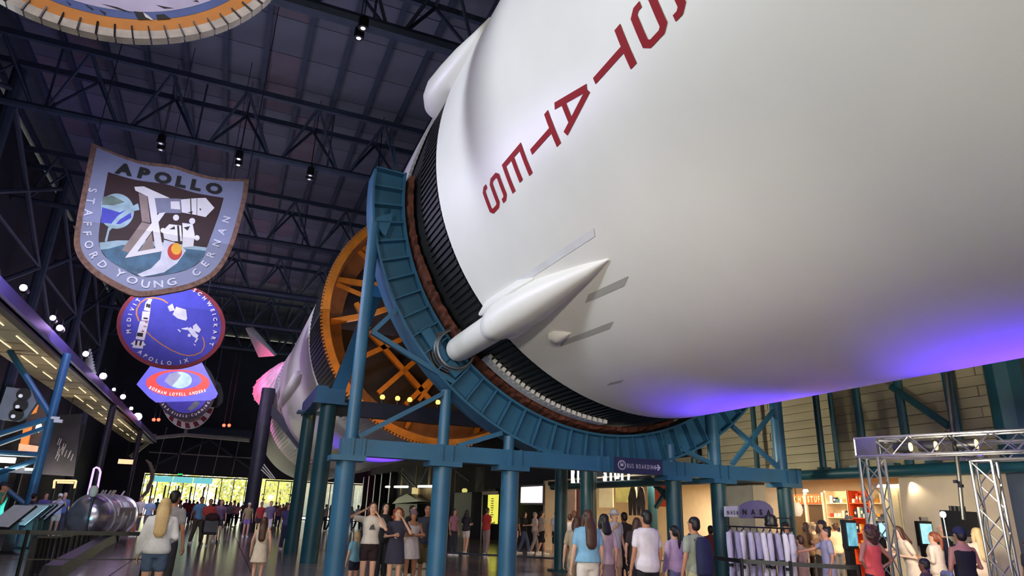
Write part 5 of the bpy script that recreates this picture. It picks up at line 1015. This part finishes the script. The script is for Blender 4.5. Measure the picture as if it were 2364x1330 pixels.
def person(label, u, v, y, face, top, bottom, hair='short', hc='b', skin='l', female=False, arms=('hang', 'hang'), walk=0, H=None, sleeve='short', vox=.018, cap=None, shoes=(235, 235, 235), straps=None, hem=None, lean=0, kid=False, loose=.012, group=None):
    """face: heading in degrees, 0 = away along the hall, 180 = toward the entrance side where the picture was taken"""
    p = at(u, v, y); Hh = H or p.z; k = Hh / 1.7; t = thing('person', label, 'person', (p.x, y, 0), group)
    MM = Matrix.Translation((p.x, y, 0)) @ Matrix.Rotation(R(180 - face), 4, 'Z') @ Matrix.Scale(k, 4)
    hk = 1.16 if kid else 1.0
    J = {}
    for s, nm in ((-1, 0), (1, 1)):
        e, w = ARM[arms[nm]]; J[s] = (V((s * .165, .005, 1.375)), V((s * e[0], e[1], e[2])), V((s * w[0], w[1], w[2])))
    ln = lambda q: V((q[0], q[1] - lean * max(0, q[2] - .95), q[2]))
    L = {}
    for s in (-1, 1):
        d = walk * s; L[s] = [V((s * .088, .01, .87)), V((s * .09, -.10 * d - .01 - .03 * abs(walk), .48)), V((s * .09, -.22 * d + .02, .085)), V((s * .1, -.22 * d - .13, .035))]
    mb = MB(); mb.loft(torso_rings(female))
    mb.tube([(0, .015, 1.4), (0, .005, 1.52)], [.056, .05], 10)
    hd = [(1.465, .03, .04, -.035), (1.485, .048, .062, -.022), (1.52, .06, .078, -.01), (1.56, .07, .09, 0), (1.6, .074, .096, .004), (1.64, .072, .094, .008), (1.675, .055, .072, .012), (1.695, .022, .03, .014)]
    mb.loft([ell(1.46 + (z - 1.46) * hk, a * hk, b * hk, yc) for z, a, b, yc in hd])
    mb.ball((0, -.098 * hk, 1.46 + .105 * hk), (.013, .02, .022), 8)
    for s in (-1, 1): mb.ball((s * .074 * hk, .01, 1.46 + .12 * hk), (.012, .02, .03), 8)
    for s in (-1, 1):
        limb(mb, L[s][:3], [.088 if female else .085, .056, .037]); mb.ball(L[s][1] * .62 + L[s][2] * .38 + V((0, .01, 0)), (.05, .052, .11), 8); mb.tube([L[s][2] + V((0, .03, -.04)), L[s][3]], [.038, .032], 8); mb.ball(L[s][3], (.036, .05, .03), 8)
        sh, el, wr = J[s]; limb(mb, [sh, el, wr], [.05, .037, .026])
        fd = (wr - el).normalized(); mb.loft([[wr + fd * q + V((0, 0, 0)) + (V((s, 0, 0)).cross(fd).normalized() * (w * math.sin(2 * math.pi * i / 10))) + (fd.cross(V((s, 0, 0)).cross(fd))).normalized() * (.014 * math.cos(2 * math.pi * i / 10)) for i in range(10)] for q, w in ((0, .024), (.04, .038), (.085, .04), (.1, .03))])
    # detail that stays crisp: fingers, eyes, mouth
    ex = MB()
    for s in (-1, 1):
        sh, el, wr = J[s]; fd = (wr - el).normalized(); wd = V((s, 0, 0)).cross(fd).normalized(); pn = fd.cross(wd).normalized()
        if pn.x * s > 0: pn = -pn
        for i, (o, l) in enumerate(((-.03, .062), (-.01, .074), (.01, .07), (.03, .055))):
            b = wr + fd * .085 + wd * o; m_ = b + fd * l * .55 + pn * .008; ex.tube([b, m_, m_ + fd * l * .4 + pn * .026], [.0095, .009, .007], 5, 0)
        b = wr + fd * .03 + wd * -.034; ex.tube([b, b + fd * .035 - wd * .028 + pn * .006, b + fd * .062 - wd * .03 + pn * .022], [.011, .01, .008], 5, 0)
        ex.ball((s * .03 * hk, -.081 * hk, 1.46 + .126 * hk), (.017, .012, .011), 8, 3, 5); ex.ball((s * .029 * hk, -.09 * hk, 1.46 + .126 * hk), (.009, .006, .009), 6, 1, 4); ex.bar((s * .014, -.09 * hk, 1.46 + .156 * hk), (s * .047, -.08 * hk, 1.46 + .152 * hk), .01, .006, 1)
    ex.bar((-.02, -.083 * hk, 1.46 + .062 * hk), (.02, -.083 * hk, 1.46 + .062 * hk), .014, .009, 2)
    def emit(name, m_, mats, extra=None, vx=None):
        for q in (m_, extra):
            if q:
                if lean: q.v = [tuple(ln(p_)) for p_ in q.v]
                q.xf(MM)
        o = obj(name, m_, mats, t)
        JOBS.append((o, (vx or vox) * k, extra, org(t))); return o
    emit('body', mb, [SK[skin], M_eye, M_lip, M_eyew], ex)
    # clothing
    dress = bottom is None
    z_h = hem if (dress and hem) else (.86 if not hem else hem)
    g = MB(); fl = .22 if dress else 0
    if dress:
        g.loft([ell(z_h, .2 + .02, .16), *torso_rings(female, .016, .95, 1.45)])
    else:
        g.loft(torso_rings(female, loose + .004, max(.84, z_h), 1.45, .03))
    if sleeve != 'none':
        for s in (-1, 1):
            sh, el, wr = J[s]
            if sleeve == 'short': limb(g, [sh, sh.lerp(el, .62)], [.066, .06])
            else: limb(g, [sh, el, el.lerp(wr, .92)], [.064, .054, .042])
    else:
        g = MB(); g.loft([ell(z_h, .22, .17)] + torso_rings(female, .014, .95, 1.36)) if dress else g.loft(torso_rings(female, .014, max(.84, z_h), 1.36))
        for s in (-1, 1): g.tube([(s * .1, -.09, 1.33), (s * .105, 0, 1.445), (s * .1, .09, 1.33)], .02, 6)
    topn = 'dress' if dress else ('tank_top' if sleeve == 'none' else 'shirt')
    emit(topn, g, cl(top))
    if not dress:
        kind, col = bottom; g = MB()
        if kind == 'skirt': g.loft([ell(.6, .23, .2, .01), ell(.8, .19, .15, .015), ell(.97, .165, .125, .012), ell(1.02, .155, .118, .01)])
        else:
            g.loft([*[ell(z, a + .012, b + .012, .012) for z, a, b in ((.82, .13, .1), (.93, .168, .118), (1.0, .155, .108))]])
            for s in (-1, 1):
                if kind == 'shorts': limb(g, [L[s][0], L[s][0].lerp(L[s][1], .5)], [.1, .09])
                elif kind == 'long_shorts': limb(g, [L[s][0], L[s][0].lerp(L[s][1], .9)], [.1, .085])
                else: limb(g, [L[s][0], L[s][1], L[s][1].lerp(L[s][2], .93)], [.102, .082, .07])
        emit({'skirt': 'skirt', 'pants': 'trousers'}.get(kind, 'shorts'), g, cl(col))
    for s in (-1, 1):
        g = MB(); a = L[s][2]; b = L[s][3]
        g.loft([ell(.005, .045, .0, 0)] if 0 else [[V((b.x + w * math.cos(2 * math.pi * i / 12), (a.y * .5 + b.y * .5) + .01 + l * math.sin(2 * math.pi * i / 12), z)) for i in range(12)] for z, w, l in ((0, .042, .135), (.03, .046, .138), (.06, .042, .12))]); g.tube([(a.x, a.y + .02, .03), (a.x, a.y + .015, .1)], [.05, .046], 10)
        if lean: pass
        g.xf(MM); obj('shoe', g, cl(shoes), t)
    # hair
    hb = 1.46; g = MB()
    if hair != 'bald' or cap:
        if hair != 'bald':
            g.ball((0, .02, hb + .165 * hk), (.083 * hk, .096 * hk, .088 * hk), 14, 0, 8); g.ball((0, .045, hb + .115 * hk), (.078 * hk, .07 * hk, .09 * hk), 12, 0, 6)
            if hair in ('long', 'mid'):
                ze = {'long': 1.12, 'mid': 1.36}[hair]; yo = .1 + loose * .9; g.loft([ell(ze, .05, .03, yo + .015), ell(ze + .06, .095, .04, yo + .02), ell(1.42, .1, .05, yo), ell(1.55, .085, .06, .06), ell(1.62, .06, .05, .04)])
                for s in (-1, 1): g.tube([(s * .072 * hk, .01, hb + .16), (s * .085, 0, hb + .06), (s * .09, .02, hb - .06)], [.025, .03, .02], 7)
            if hair == 'pony': g.ball((0, .11, hb + .17), .035, 8); g.tube([(0, .11, hb + .17), (0, .15, hb + .1), (0, .145, hb - .06), (0, .125, hb - .2)], [.03, .04, .035, .012], 9)
            if hair == 'bun': g.ball((0, .09, hb + .22), .05, 9)
            if hair == 'curly':
                rr = random.Random(NP[0])
                for i in range(44):
                    a = rr.uniform(0, 6.28); q = rr.uniform(-.9, 1); g.ball((.115 * math.cos(a) * math.sqrt(1 - q * q), .035 + .1 * abs(math.sin(a)) * math.sqrt(1 - q * q) + .01, hb + .1 + .13 * q), rr.uniform(.03, .042), 6, 0, 4)
                g.ball((0, .08, hb + .02), (.1, .06, .12), 10)
            ho = emit('hair', g, HC[hc], None, .012 if hair == 'curly' else .016)
            if hair == 'curly': ho['soft'] = 1
    if cap:
        c = MB(); c.loft([ell(hb + .15 * hk, .086 * hk, .108 * hk, .008), ell(hb + .2 * hk, .084 * hk, .104 * hk, .01), ell(hb + .245 * hk, .055 * hk, .07 * hk, .012), ell(hb + .258 * hk, .01, .015, .012)], cap=True)
        if cap[0] == 'cap': c.loft([[V((w * math.cos(math.pi + math.pi * i / 8), -.07 + yy * math.sin(math.pi * i / 8) * -1, z)) for i in range(9)] for w, yy, z in ((.075 * hk, .13 * hk, hb + .15 * hk), (.075 * hk, .13 * hk, hb + .165 * hk))], closed=True)
        else: c.lathe((0, .01, 0), [(.1, hb + .15), (.16, hb + .135), (.16, hb + .145), (.1, hb + .165)], 16)
        if lean: c.v = [tuple(ln(p_)) for p_ in c.v]
        c.xf(MM); obj('cap', c, cl(cap[1]), t)
    if straps:
        g = MB()
        for s in (-1, 1): g.tube([(s * .1, .1, 1.36), (s * .105, .0, 1.452), (s * .11, -.115, 1.32), (s * .13, -.11, 1.15)], .014, 6)
        g.xf(MM); obj('strap', g, cl(straps), t)
    NP[0] += 1; t['k'] = k
    return t, MM
def carried(name, lbl, cat, MM, mb, col):
    mb.xf(MM); o = obj(name, mb, cl(col)); return tag(o, lbl, cat)
WHT = (226, 224, 226); NAV = (36, 40, 62); BLK = (24, 24, 28); GRY = (112, 112, 120)
# -- the nearest row
person('blond woman in white hooded top and blue denim shorts seen from behind', 385, 1150, 12.0, 0, (222, 222, 228), ('shorts', (78, 98, 128)), 'long', 'y', 'l', True, ('front', 'hang'), sleeve='long', hem=.88, loose=.03)
t, MM = person('dark haired man in grey shirt with black shoulder bag beside the white hooded woman', 408, 1136, 13.4, 30, (150, 146, 150), ('pants', (52, 50, 58)), 'short', 'k', 'm', H=1.79)
mb = MB(); mb.loft([ell(.72, .03, .13, 0, 12, .27), ell(.76, .05, .15, 0, 12, .27), ell(.95, .05, .15, 0, 12, .27), ell(1.0, .02, .12, 0, 12, .27)]); carried('shoulder_bag', 'black shoulder bag hanging at the side of the grey shirted man', 'bag', MM, mb, BLK)
person('small girl with long dark hair and pale skirt standing on the shiny floor', 612, 1196, 15.8, 10, (214, 200, 176), ('skirt', (222, 206, 182)), 'long', 'b', 'l', True, H=1.33, kid=True, sleeve='none')
person('small child in light blue shirt and dark shorts with blond ponytail', 825, 1230, 14.6, -20, (122, 176, 204), ('shorts', (30, 34, 60)), 'pony', 'y', 'l', True, H=1.14, kid=True)
t, MM = person('woman in white print tee with one arm raised to her head', 863, 1160, 14.0, 185, (226, 216, 206), ('shorts', (44, 26, 30)), 'mid', 'b', 'l', True, ('head', 'cheek'), hem=.93)
mb = MB(); mb.add([(-.06, -.15, 1.2), (.06, -.15, 1.2), (.02, -.15, 1.3), (-.03, -.15, 1.27)], [(0, 1, 2, 3)]); mb.xf(MM); q = obj('shirt_print', mb, cl((90, 84, 90)), t, False)
person('curly haired woman in dark knee length dress holding a hand to her face', 921, 1175, 14.2, 185, (58, 56, 78), None, 'curly', 'a', 'l', True, ('front', 'cheek'), H=1.64, hem=.6)
person('girl in white dress and mauve cap with crossed arms', 956, 1179, 14.8, 175, (226, 214, 216), None, 'mid', 'k', 'm', True, ('cross', 'cross'), H=1.62, hem=.66, sleeve='none', cap=('cap', (120, 92, 110)))
person('tall man in dark grey tee and brown shorts behind the girl in white', 990, 1158, 15.6, 200, (58, 60, 74), ('long_shorts', (92, 78, 50)), 'short', 'k', 'm', False, ('hang', 'hip'), H=1.74)
person('woman in black top standing behind the arm raising woman', 893, 1150, 17.2, 170, (34, 32, 38), ('pants', (30, 30, 36)), 'long', 'k', 'l', True, H=1.75)
person('pale faced man in black shirt behind the curly haired woman', 955, 1158, 18.0, 150, (30, 28, 34), ('pants', BLK), 'short', 'k', 'l', False, H=1.72)
person('long haired woman in loose light blue blouse and white shorts', 1356, 1178, 9.9, 5, (128, 178, 214), ('shorts', (226, 216, 210)), 'long', 'b', 'l', True, H=1.71, loose=.045, hem=.93)
person('black haired woman in pale pink tee and grey skirt beside the blue blouse', 1393, 1186, 10.3, 0, (206, 180, 190), ('skirt', (136, 112, 118)), 'mid', 'k', 'l', True, H=1.66)
person('tan shirted visitor half hidden behind the light blue blouse', 1332, 1205, 11.6, 20, (176, 160, 132), ('long_shorts', (150, 132, 110)), 'mid', 'b', 'l', True, H=1.6)
person('tall dark haired man in white tee and black trousers seen from behind', 1490, 1178, 9.15, -3, (224, 216, 228), ('pants', BLK), 'short', 'k', 'm', False, H=1.735, loose=.035, hem=.84)
person('woman with long dark ponytail in pale pink shirt and denim shorts', 1555, 1216, 10.3, -8, (212, 184, 208), ('shorts', (120, 124, 160)), 'pony', 'k', 'l', True, H=1.51, sleeve='long')
t, MM = person('man in grey green tee wearing a navy backpack', 1600, 1196, 8.8, -12, (150, 158, 146), ('long_shorts', (176, 168, 140)), 'short', 'k', 'm', False, ('hang', 'hang'), H=1.66, straps=(34, 36, 66))
mb = MB(); mb.loft([ell(.86, .13, .05, .17), ell(.9, .16, .08, .18), ell(1.15, .165, .1, .19), ell(1.34, .14, .085, .17), ell(1.41, .08, .05, .15)]); carried('backpack', 'navy backpack on the back of the grey green tee man', 'backpack', MM, mb, (34, 38, 74))
person('curly haired woman with bare shoulders in coral tank top', 2004, 1213, 8.45, 0, (232, 92, 84), ('pants', (30, 32, 48)), 'curly', 'b', 'm', True, ('hip', 'hip'), H=1.645, sleeve='none')
person('woman with long reddish ponytail in draped cream top', 2152, 1229, 9.5, -15, (228, 208, 192), ('pants', (216, 196, 176)), 'pony', 'a', 'l', True, ('front', 'front'), H=1.56, sleeve='long', loose=.04)
person('bald man in navy shirt before the bright kiosk', 2172, 1208, 10.2, -10, (42, 44, 70), ('pants', BLK), 'bald', 'k', 'l', False, ('front', 'front'), H=1.7)
t, MM = person('man in black tank top and navy cap, bare arms, beside the pole', 2212, 1219, 7.3, 20, (26, 24, 30), ('pants', (50, 52, 62)), 'short', 'k', 'm', False, ('front', 'hang'), H=1.65, sleeve='none', cap=('cap', (36, 38, 66)))
mb = MB(); mb.loft([ell(.8, .05, .12, -.02, 12, .29), ell(.85, .07, .14, -.02, 12, .29), ell(1.02, .06, .13, -.02, 12, .29), ell(1.06, .02, .1, -.02, 12, .29)]); mb.xf(MM)
o = obj('camouflage_bag', mb, mat('camouflage_cloth', (120, 124, 140), .8, var=.8, scale=14)); tag(o, 'grey camouflage bag at the hip of the black tank top man', 'bag')
person('blond woman in cream cardigan beyond the black tank top man', 2250, 1214, 8.6, 15, (232, 206, 180), ('skirt', (214, 186, 160)), 'long', 'y', 'l', True, ('front', 'hang'), H=1.66, sleeve='long')
person('small dark haired child before the cream top woman', 2134, 1312, 7.6, -20, (80, 62, 60), ('shorts', NAV), 'short', 'k', 'd', H=1.16, kid=True)
person('dark clothed visitor at the slate wall, cut by the picture edge', 2372, 1252, 8.0, -70, (40, 40, 56), ('pants', BLK), 'short', 'k', 'd', H=1.5)
person('stooping dark haired woman in beige dress beside the second truss leg', 2094, 1206, 9.6, -60, (214, 192, 168), None, 'mid', 'b', 'l', True, ('reach', 'front'), H=1.64, hem=.45, lean=.3)
person('dark haired woman in loose grey lilac dress reaching sideways', 1904, 1219, 10.4, -60, (150, 146, 172), None, 'bun', 'k', 'm', True, ('reach', 'hang'), H=1.57, hem=.4)
person('woman with black cap and long black hair behind the flight suits', 1812, 1200, 12.8, 190, (60, 56, 62), ('pants', BLK), 'long', 'k', 'm', True, H=1.64, cap=('cap', BLK))
person('brown haired woman in olive top and black trousers in the shop', 1858, 1204, 14.2, 0, (150, 120, 84), ('pants', BLK), 'long', 'b', 'l', True, H=1.66)
person('visitor in white shirt and pale cap in the shop', 1874, 1206, 14.9, 0, (236, 214, 190), ('pants', (70, 66, 70)), 'short', 'g', 'l', False, H=1.66, cap=('cap', (206, 176, 146)))
person('woman with long olive brown hair between the white shirts in the shop', 1889, 1208, 14.4, 10, (222, 196, 170), ('pants', (60, 60, 66)), 'long', 'b', 'l', True, H=1.62)
person('man in peach shirt and dark cap leaning over the shop counter', 1906, 1202, 13.6, -30, (236, 190, 160), ('pants', (40, 40, 48)), 'short', 'k', 'l', False, ('reach', 'front'), H=1.72, cap=('cap', (40, 38, 60)), lean=.15)
person('small child in pinkish top kneeling height beside the flight suits', 1846, 1244, 11.7, 0, (206, 172, 160), ('skirt', (196, 160, 146)), 'short', 'b', 'l', True, H=1.35, kid=True)
person('visitor in cream shirt by the pale shop counter', 1925, 1203, 15.4, 20, (240, 222, 186), ('pants', GRY), 'short', 'b', 'l', False, H=1.67)
# -- the middle distance
t, MM = person('man with cap in green shirt raising a hand at the tower foot', 14, 1106, 25.2, 100, (66, 140, 116), ('pants', (60, 64, 76)), 'short', 'k', 'm', False, ('cheek', 'hang'), H=1.98, cap=('cap', NAV), vox=.024)
MID = [
 ('visitor in dark top and hat beside the fourth reader board', 84, 1134, 31.5, 60, (66, 62, 80), ('pants', (40, 40, 50)), 'short', 'k', 'm', 0, ('hang', 'hang'), 1.7),
 ('woman in purple shirt standing behind the photographing visitor', 112, 1126, 34.0, 150, (96, 88, 150), ('pants', (60, 60, 80)), 'mid', 'b', 'l', 1, ('hang', 'front'), 1.75),
 ('visitor in white cap and pale blue shirt taking a photograph', 143, 1131, 34.5, 160, (186, 200, 232), ('shorts', (232, 226, 216)), 'short', 'b', 'l', 0, ('photo', 'photo'), 1.74),
 ('man in blue shirt behind the photographing visitor', 155, 1127, 36.0, 150, (86, 110, 168), ('pants', (60, 64, 84)), 'short', 'g', 'l', 0, ('hang', 'hang'), 1.8),
 ('woman in white top close to the aqua panels and silver probe', 330, 1136, 42.0, 190, (214, 208, 216), ('pants', (70, 70, 80)), 'short', 'k', 'l', 1, ('hang', 'hang'), 1.78),
 ('man in pale blue shirt beyond the white hooded woman', 352, 1142, 40.0, 175, (136, 164, 208), ('long_shorts', (96, 90, 90)), 'short', 'y', 'l', 0, ('hang', 'front'), 1.72),
 ('visitor in coral pink shirt bending at the silver probe tail', 318, 1166, 36.5, 120, (226, 140, 128), ('pants', (166, 96, 88)), 'short', 'b', 'l', 1, ('front', 'front'), 1.28),
 ('man in light blue polo walking with one arm swung back', 470, 1138, 31.5, 150, (110, 160, 206), ('pants', (84, 72, 66)), 'short', 'k', 'm', 0, ('back', 'hang'), 1.82),
 ('heavy visitor in coral red shirt pushing a dark pushchair', 489, 1148, 30.0, 175, (214, 84, 76), ('long_shorts', (60, 44, 44)), 'short', 'b', 'm', 0, ('push', 'push'), 1.74),
 ('visitor in mauve shirt walking beside the coral red shirt', 515, 1146, 33.0, 175, (120, 96, 130), ('shorts', (60, 50, 60)), 'mid', 'k', 'l', 1, ('hang', 'hang'), 1.74),
 ('girl with white cap in olive shirt and violet shorts', 577, 1160, 38.5, 170, (150, 136, 104), ('shorts', (136, 112, 190)), 'mid', 'b', 'l', 1, ('hang', 'hang'), 1.66),
 ('visitor in red shirt beyond the small girl', 606, 1158, 40.0, 170, (170, 52, 56), ('shorts', (60, 48, 56)), 'short', 'k', 'm', 0, ('hang', 'hang'), 1.72),
 ('broad man in grey violet shirt beyond the small girl', 628, 1152, 38.0, 180, (104, 96, 128), ('long_shorts', (206, 200, 206)), 'short', 'b', 'l', 0, ('hang', 'hang'), 1.78),
 ('brown haired woman in blue violet top behind the teal columns', 668, 1162, 28.6, 160, (84, 84, 140), ('pants', (50, 54, 90)), 'long', 'b', 'l', 1, ('hang', 'front'), 1.68),
 ('woman in long mauve cardigan beside the second cradle column', 1050, 1174, 26.5, 150, (150, 100, 122), ('pants', (40, 40, 56)), 'mid', 'k', 'm', 1, ('hang', 'hang'), 1.7),
 ('woman in dark top and white shorts looking down', 1079, 1178, 27.0, 60, (40, 36, 52), ('shorts', (224, 208, 210)), 'mid', 'k', 'l', 1, ('front', 'front'), 1.68),
 ('man in red shirt and grey trousers by the yellow menu board', 1126, 1162, 26.3, 70, (170, 44, 44), ('pants', (140, 120, 124)), 'short', 'k', 'm', 0, ('front', 'hang'), 1.8),
 ('dark shirted visitor in white shorts beside the third column', 1190, 1172, 27.5, 60, (44, 50, 72), ('shorts', (224, 206, 200)), 'short', 'k', 'm', 1, ('hang', 'hang'), 1.72),
 ('visitor in black top and blue jeans in the dim aisle', 1212, 1170, 28.0, 120, (30, 30, 36), ('pants', (84, 96, 130)), 'mid', 'k', 'l', 1, ('front', 'front'), 1.7),
 ('white haired visitor in white shirt behind the striding man', 1236, 1170, 28.5, 90, (206, 190, 186), ('pants', (150, 140, 140)), 'short', 'g', 'l', 0, ('hang', 'hang'), 1.7),
 ('man in beige shirt and black shorts striding past', 1252, 1168, 27.3, 90, (176, 158, 150), ('long_shorts', (28, 28, 34)), 'short', 'k', 'l', 0, ('hang', 'hang'), 1.76),
 ('broad man in light grey tee and black shorts standing by a column', 1285, 1168, 26.3, 175, (176, 176, 190), ('long_shorts', (26, 26, 32)), 'short', 'b', 'l', 0, ('hang', 'hang'), 1.78),
 ('bald man in white tee by the peach pier', 1326, 1168, 22.5, 160, (224, 222, 224), ('long_shorts', (70, 60, 60)), 'bald', 'k', 'd', 0, ('hang', 'hang'), 1.8),
 ('visitor in white tee with crossed arms at the peach pier', 1317, 1182, 21.0, 60, (214, 200, 196), ('shorts', (40, 40, 56)), 'short', 'b', 'm', 1, ('cross', 'cross'), 1.66),
 ('man in white sun hat and pale patterned shirt with dark strap', 1418, 1176, 14.5, 170, (206, 206, 226), ('long_shorts', (206, 176, 150)), 'short', 'g', 'l', 0, ('strap', 'hang'), 1.78),
 ('dark clothed man before the lit shop bay', 1440, 1184, 15.5, 0, (44, 36, 44), ('pants', (40, 34, 40)), 'short', 'k', 'd', 0, ('hang', 'hang'), 1.74),
 ('brown haired woman in dark top behind the tall white tee man', 1470, 1200, 12.5, 40, (60, 46, 48), ('pants', (44, 40, 44)), 'mid', 'b', 'l', 1, ('front', 'hang'), 1.62),
 ('visitor in maroon shirt beyond the navy backpack', 1640, 1222, 14.0, 20, (110, 40, 44), ('pants', (50, 46, 50)), 'short', 'k', 'd', 0, ('hang', 'hang'), 1.5),
]
for m in MID:
    lb, u, v, y, fc, tp_, bt, hr, hc, sk_, fm_, ar_, Hh = m
    cp_ = ('cap', (230, 228, 230)) if 'white cap' in lb else (('hat', (206, 200, 210)) if 'sun hat' in lb else (('hat', (40, 36, 40)) if 'and hat' in lb else None))
    person(lb, u, v, y, fc, tp_, bt, hr, hc, sk_, bool(fm_), ar_, walk=1 if any(w in lb for w in ('walking', 'striding', 'jeans')) else .25, H=Hh, vox=.022, cap=cp_, kid=Hh < 1.4)
# pushchair
pc = thing('pushchair', 'dark pushchair in front of the coral red shirted visitor', 'pushchair', (.3, 28.9, 0)); p = at(490, 1200, 29.2); X, YY = p.x, 29.3
obj('seat', MB().loft([[V((X + a * .24, YY + b + off, z)) for a, b in ((-1, -.2), (1, -.2), (1, .2), (-1, .2))] for z, off in ((.45, -.05), (.55, 0), (.95, .12), (1.05, .1))]), M_dark, pc, False)
obj('canopy', MB().ball((X, YY + .1, 1.05), (.27, .25, .2), 12), mat('dark_plum_cloth', (70, 40, 44), .8), pc)
for s in (-1, 1):
    obj('frame_tube', MB().tube([(X + s * .26, YY + .42, 1.05), (X + s * .26, YY + .1, .6), (X + s * .26, YY - .35, .12)], .016, 6), M_dark, pc); obj('frame_tube', MB().tube([(X + s * .26, YY, .6), (X + s * .28, YY + .35, .12)], .016, 6), M_dark, pc)
    for q in (-.35, .35): obj('wheel', MB().lathe((X + s * .3, YY + q, .12), [(.1, -.02), (.12, -.015), (.12, .015), (.1, .02)], 14, axis='X'), M_dark, pc)
obj('handle', MB().tube([(X - .26, YY + .42, 1.05), (X + .26, YY + .42, 1.05)], .018, 6), M_dark, pc)
# -- the crowd before the far windows
CC = [('white', (220, 216, 220)), ('black', (30, 28, 32)), ('maroon', (120, 44, 48)), ('navy', (48, 54, 92)), ('teal', (60, 120, 126)), ('brown', (110, 80, 62)), ('grey', (130, 126, 134)), ('pink', (210, 150, 160))]
BC = [('black', ('pants', (28, 28, 32))), ('beige', ('long_shorts', (180, 160, 130))), ('denim', ('pants', (70, 84, 116)))]
rr = random.Random(21); used = set()
US = [432, 440, 449, 458, 497, 508, 526, 535, 544, 553, 566, 590, 640, 649, 657, 665, 690, 722, 737, 748, 757, 768, 803, 815, 830, 838, 366, 420]
for i, u in enumerate(US):
    while True:
        c, b = rr.choice(CC), rr.choice(BC)
        if (c[0], b[0], i % 2) not in used: used.add((c[0], b[0], i % 2)); break
    w = 'woman' if i % 2 else 'man'; y = rr.uniform(46, 66)
    where = 'before the yellow entrance' if u < 580 else ('beside the dark post' if u < 680 else 'among the teal columns')
    person('distant %s in %s top and %s bottoms %s' % (w, c[0], b[0], where), u, 1150, y, rr.choice((0, 180, 150, 90, 20)), c[1], b[1], 'mid' if i % 2 else 'short', rr.choice('kbk'), rr.choice('lmd'), bool(i % 2), walk=rr.choice((0, .3, 1)), H=rr.uniform(1.6, 1.84), vox=.034)
p = at(143, 1131, 34.5); ph = tag(obj('phone', MB().box((p.x + .1, 34.16, 1.6), (.16, .012, .085)), M_dark, None, False), 'dark phone held up by the photographing visitor in white cap', 'phone')
# ---------------------------------------------------------------- grow the bodies into single skins
for o, vx, ex, og in JOBS:
    md = o.modifiers.new('skin', 'REMESH'); md.mode = 'VOXEL'; md.voxel_size = vx; md.use_smooth_shade = True
    sm_ = o.modifiers.new('soft', 'SMOOTH'); sm_.factor = .5; sm_.iterations = 0 if o.get('soft') else 3
dg = bpy.context.evaluated_depsgraph_get(); dg.update(); NEW = []
for o, vx, ex, og in JOBS: NEW.append(bpy.data.meshes.new_from_object(o.evaluated_get(dg), preserve_all_data_layers=False, depsgraph=dg))
for (o, vx, ex, og), me in zip(JOBS, NEW):
    o.modifiers.clear(); nm = o.data.name
    if ex:
        bm = bmesh.new(); bm.from_mesh(me); n0 = len(bm.verts)
        vs = [bm.verts.new(V(p) - og) for p in ex.v]
        for f, mi in zip(ex.f, ex.m):
            try: nf = bm.faces.new([vs[i] for i in f]); nf.material_index = mi
            except ValueError: pass
        bm.to_mesh(me); bm.free()
    mats = list(o.data.materials); o.data = me; ix = [0] * len(me.polygons); me.polygons.foreach_get('material_index', ix); me.materials.clear()
    for m in mats: me.materials.append(m)
    me.polygons.foreach_set('material_index', ix)
    me.shade_smooth()
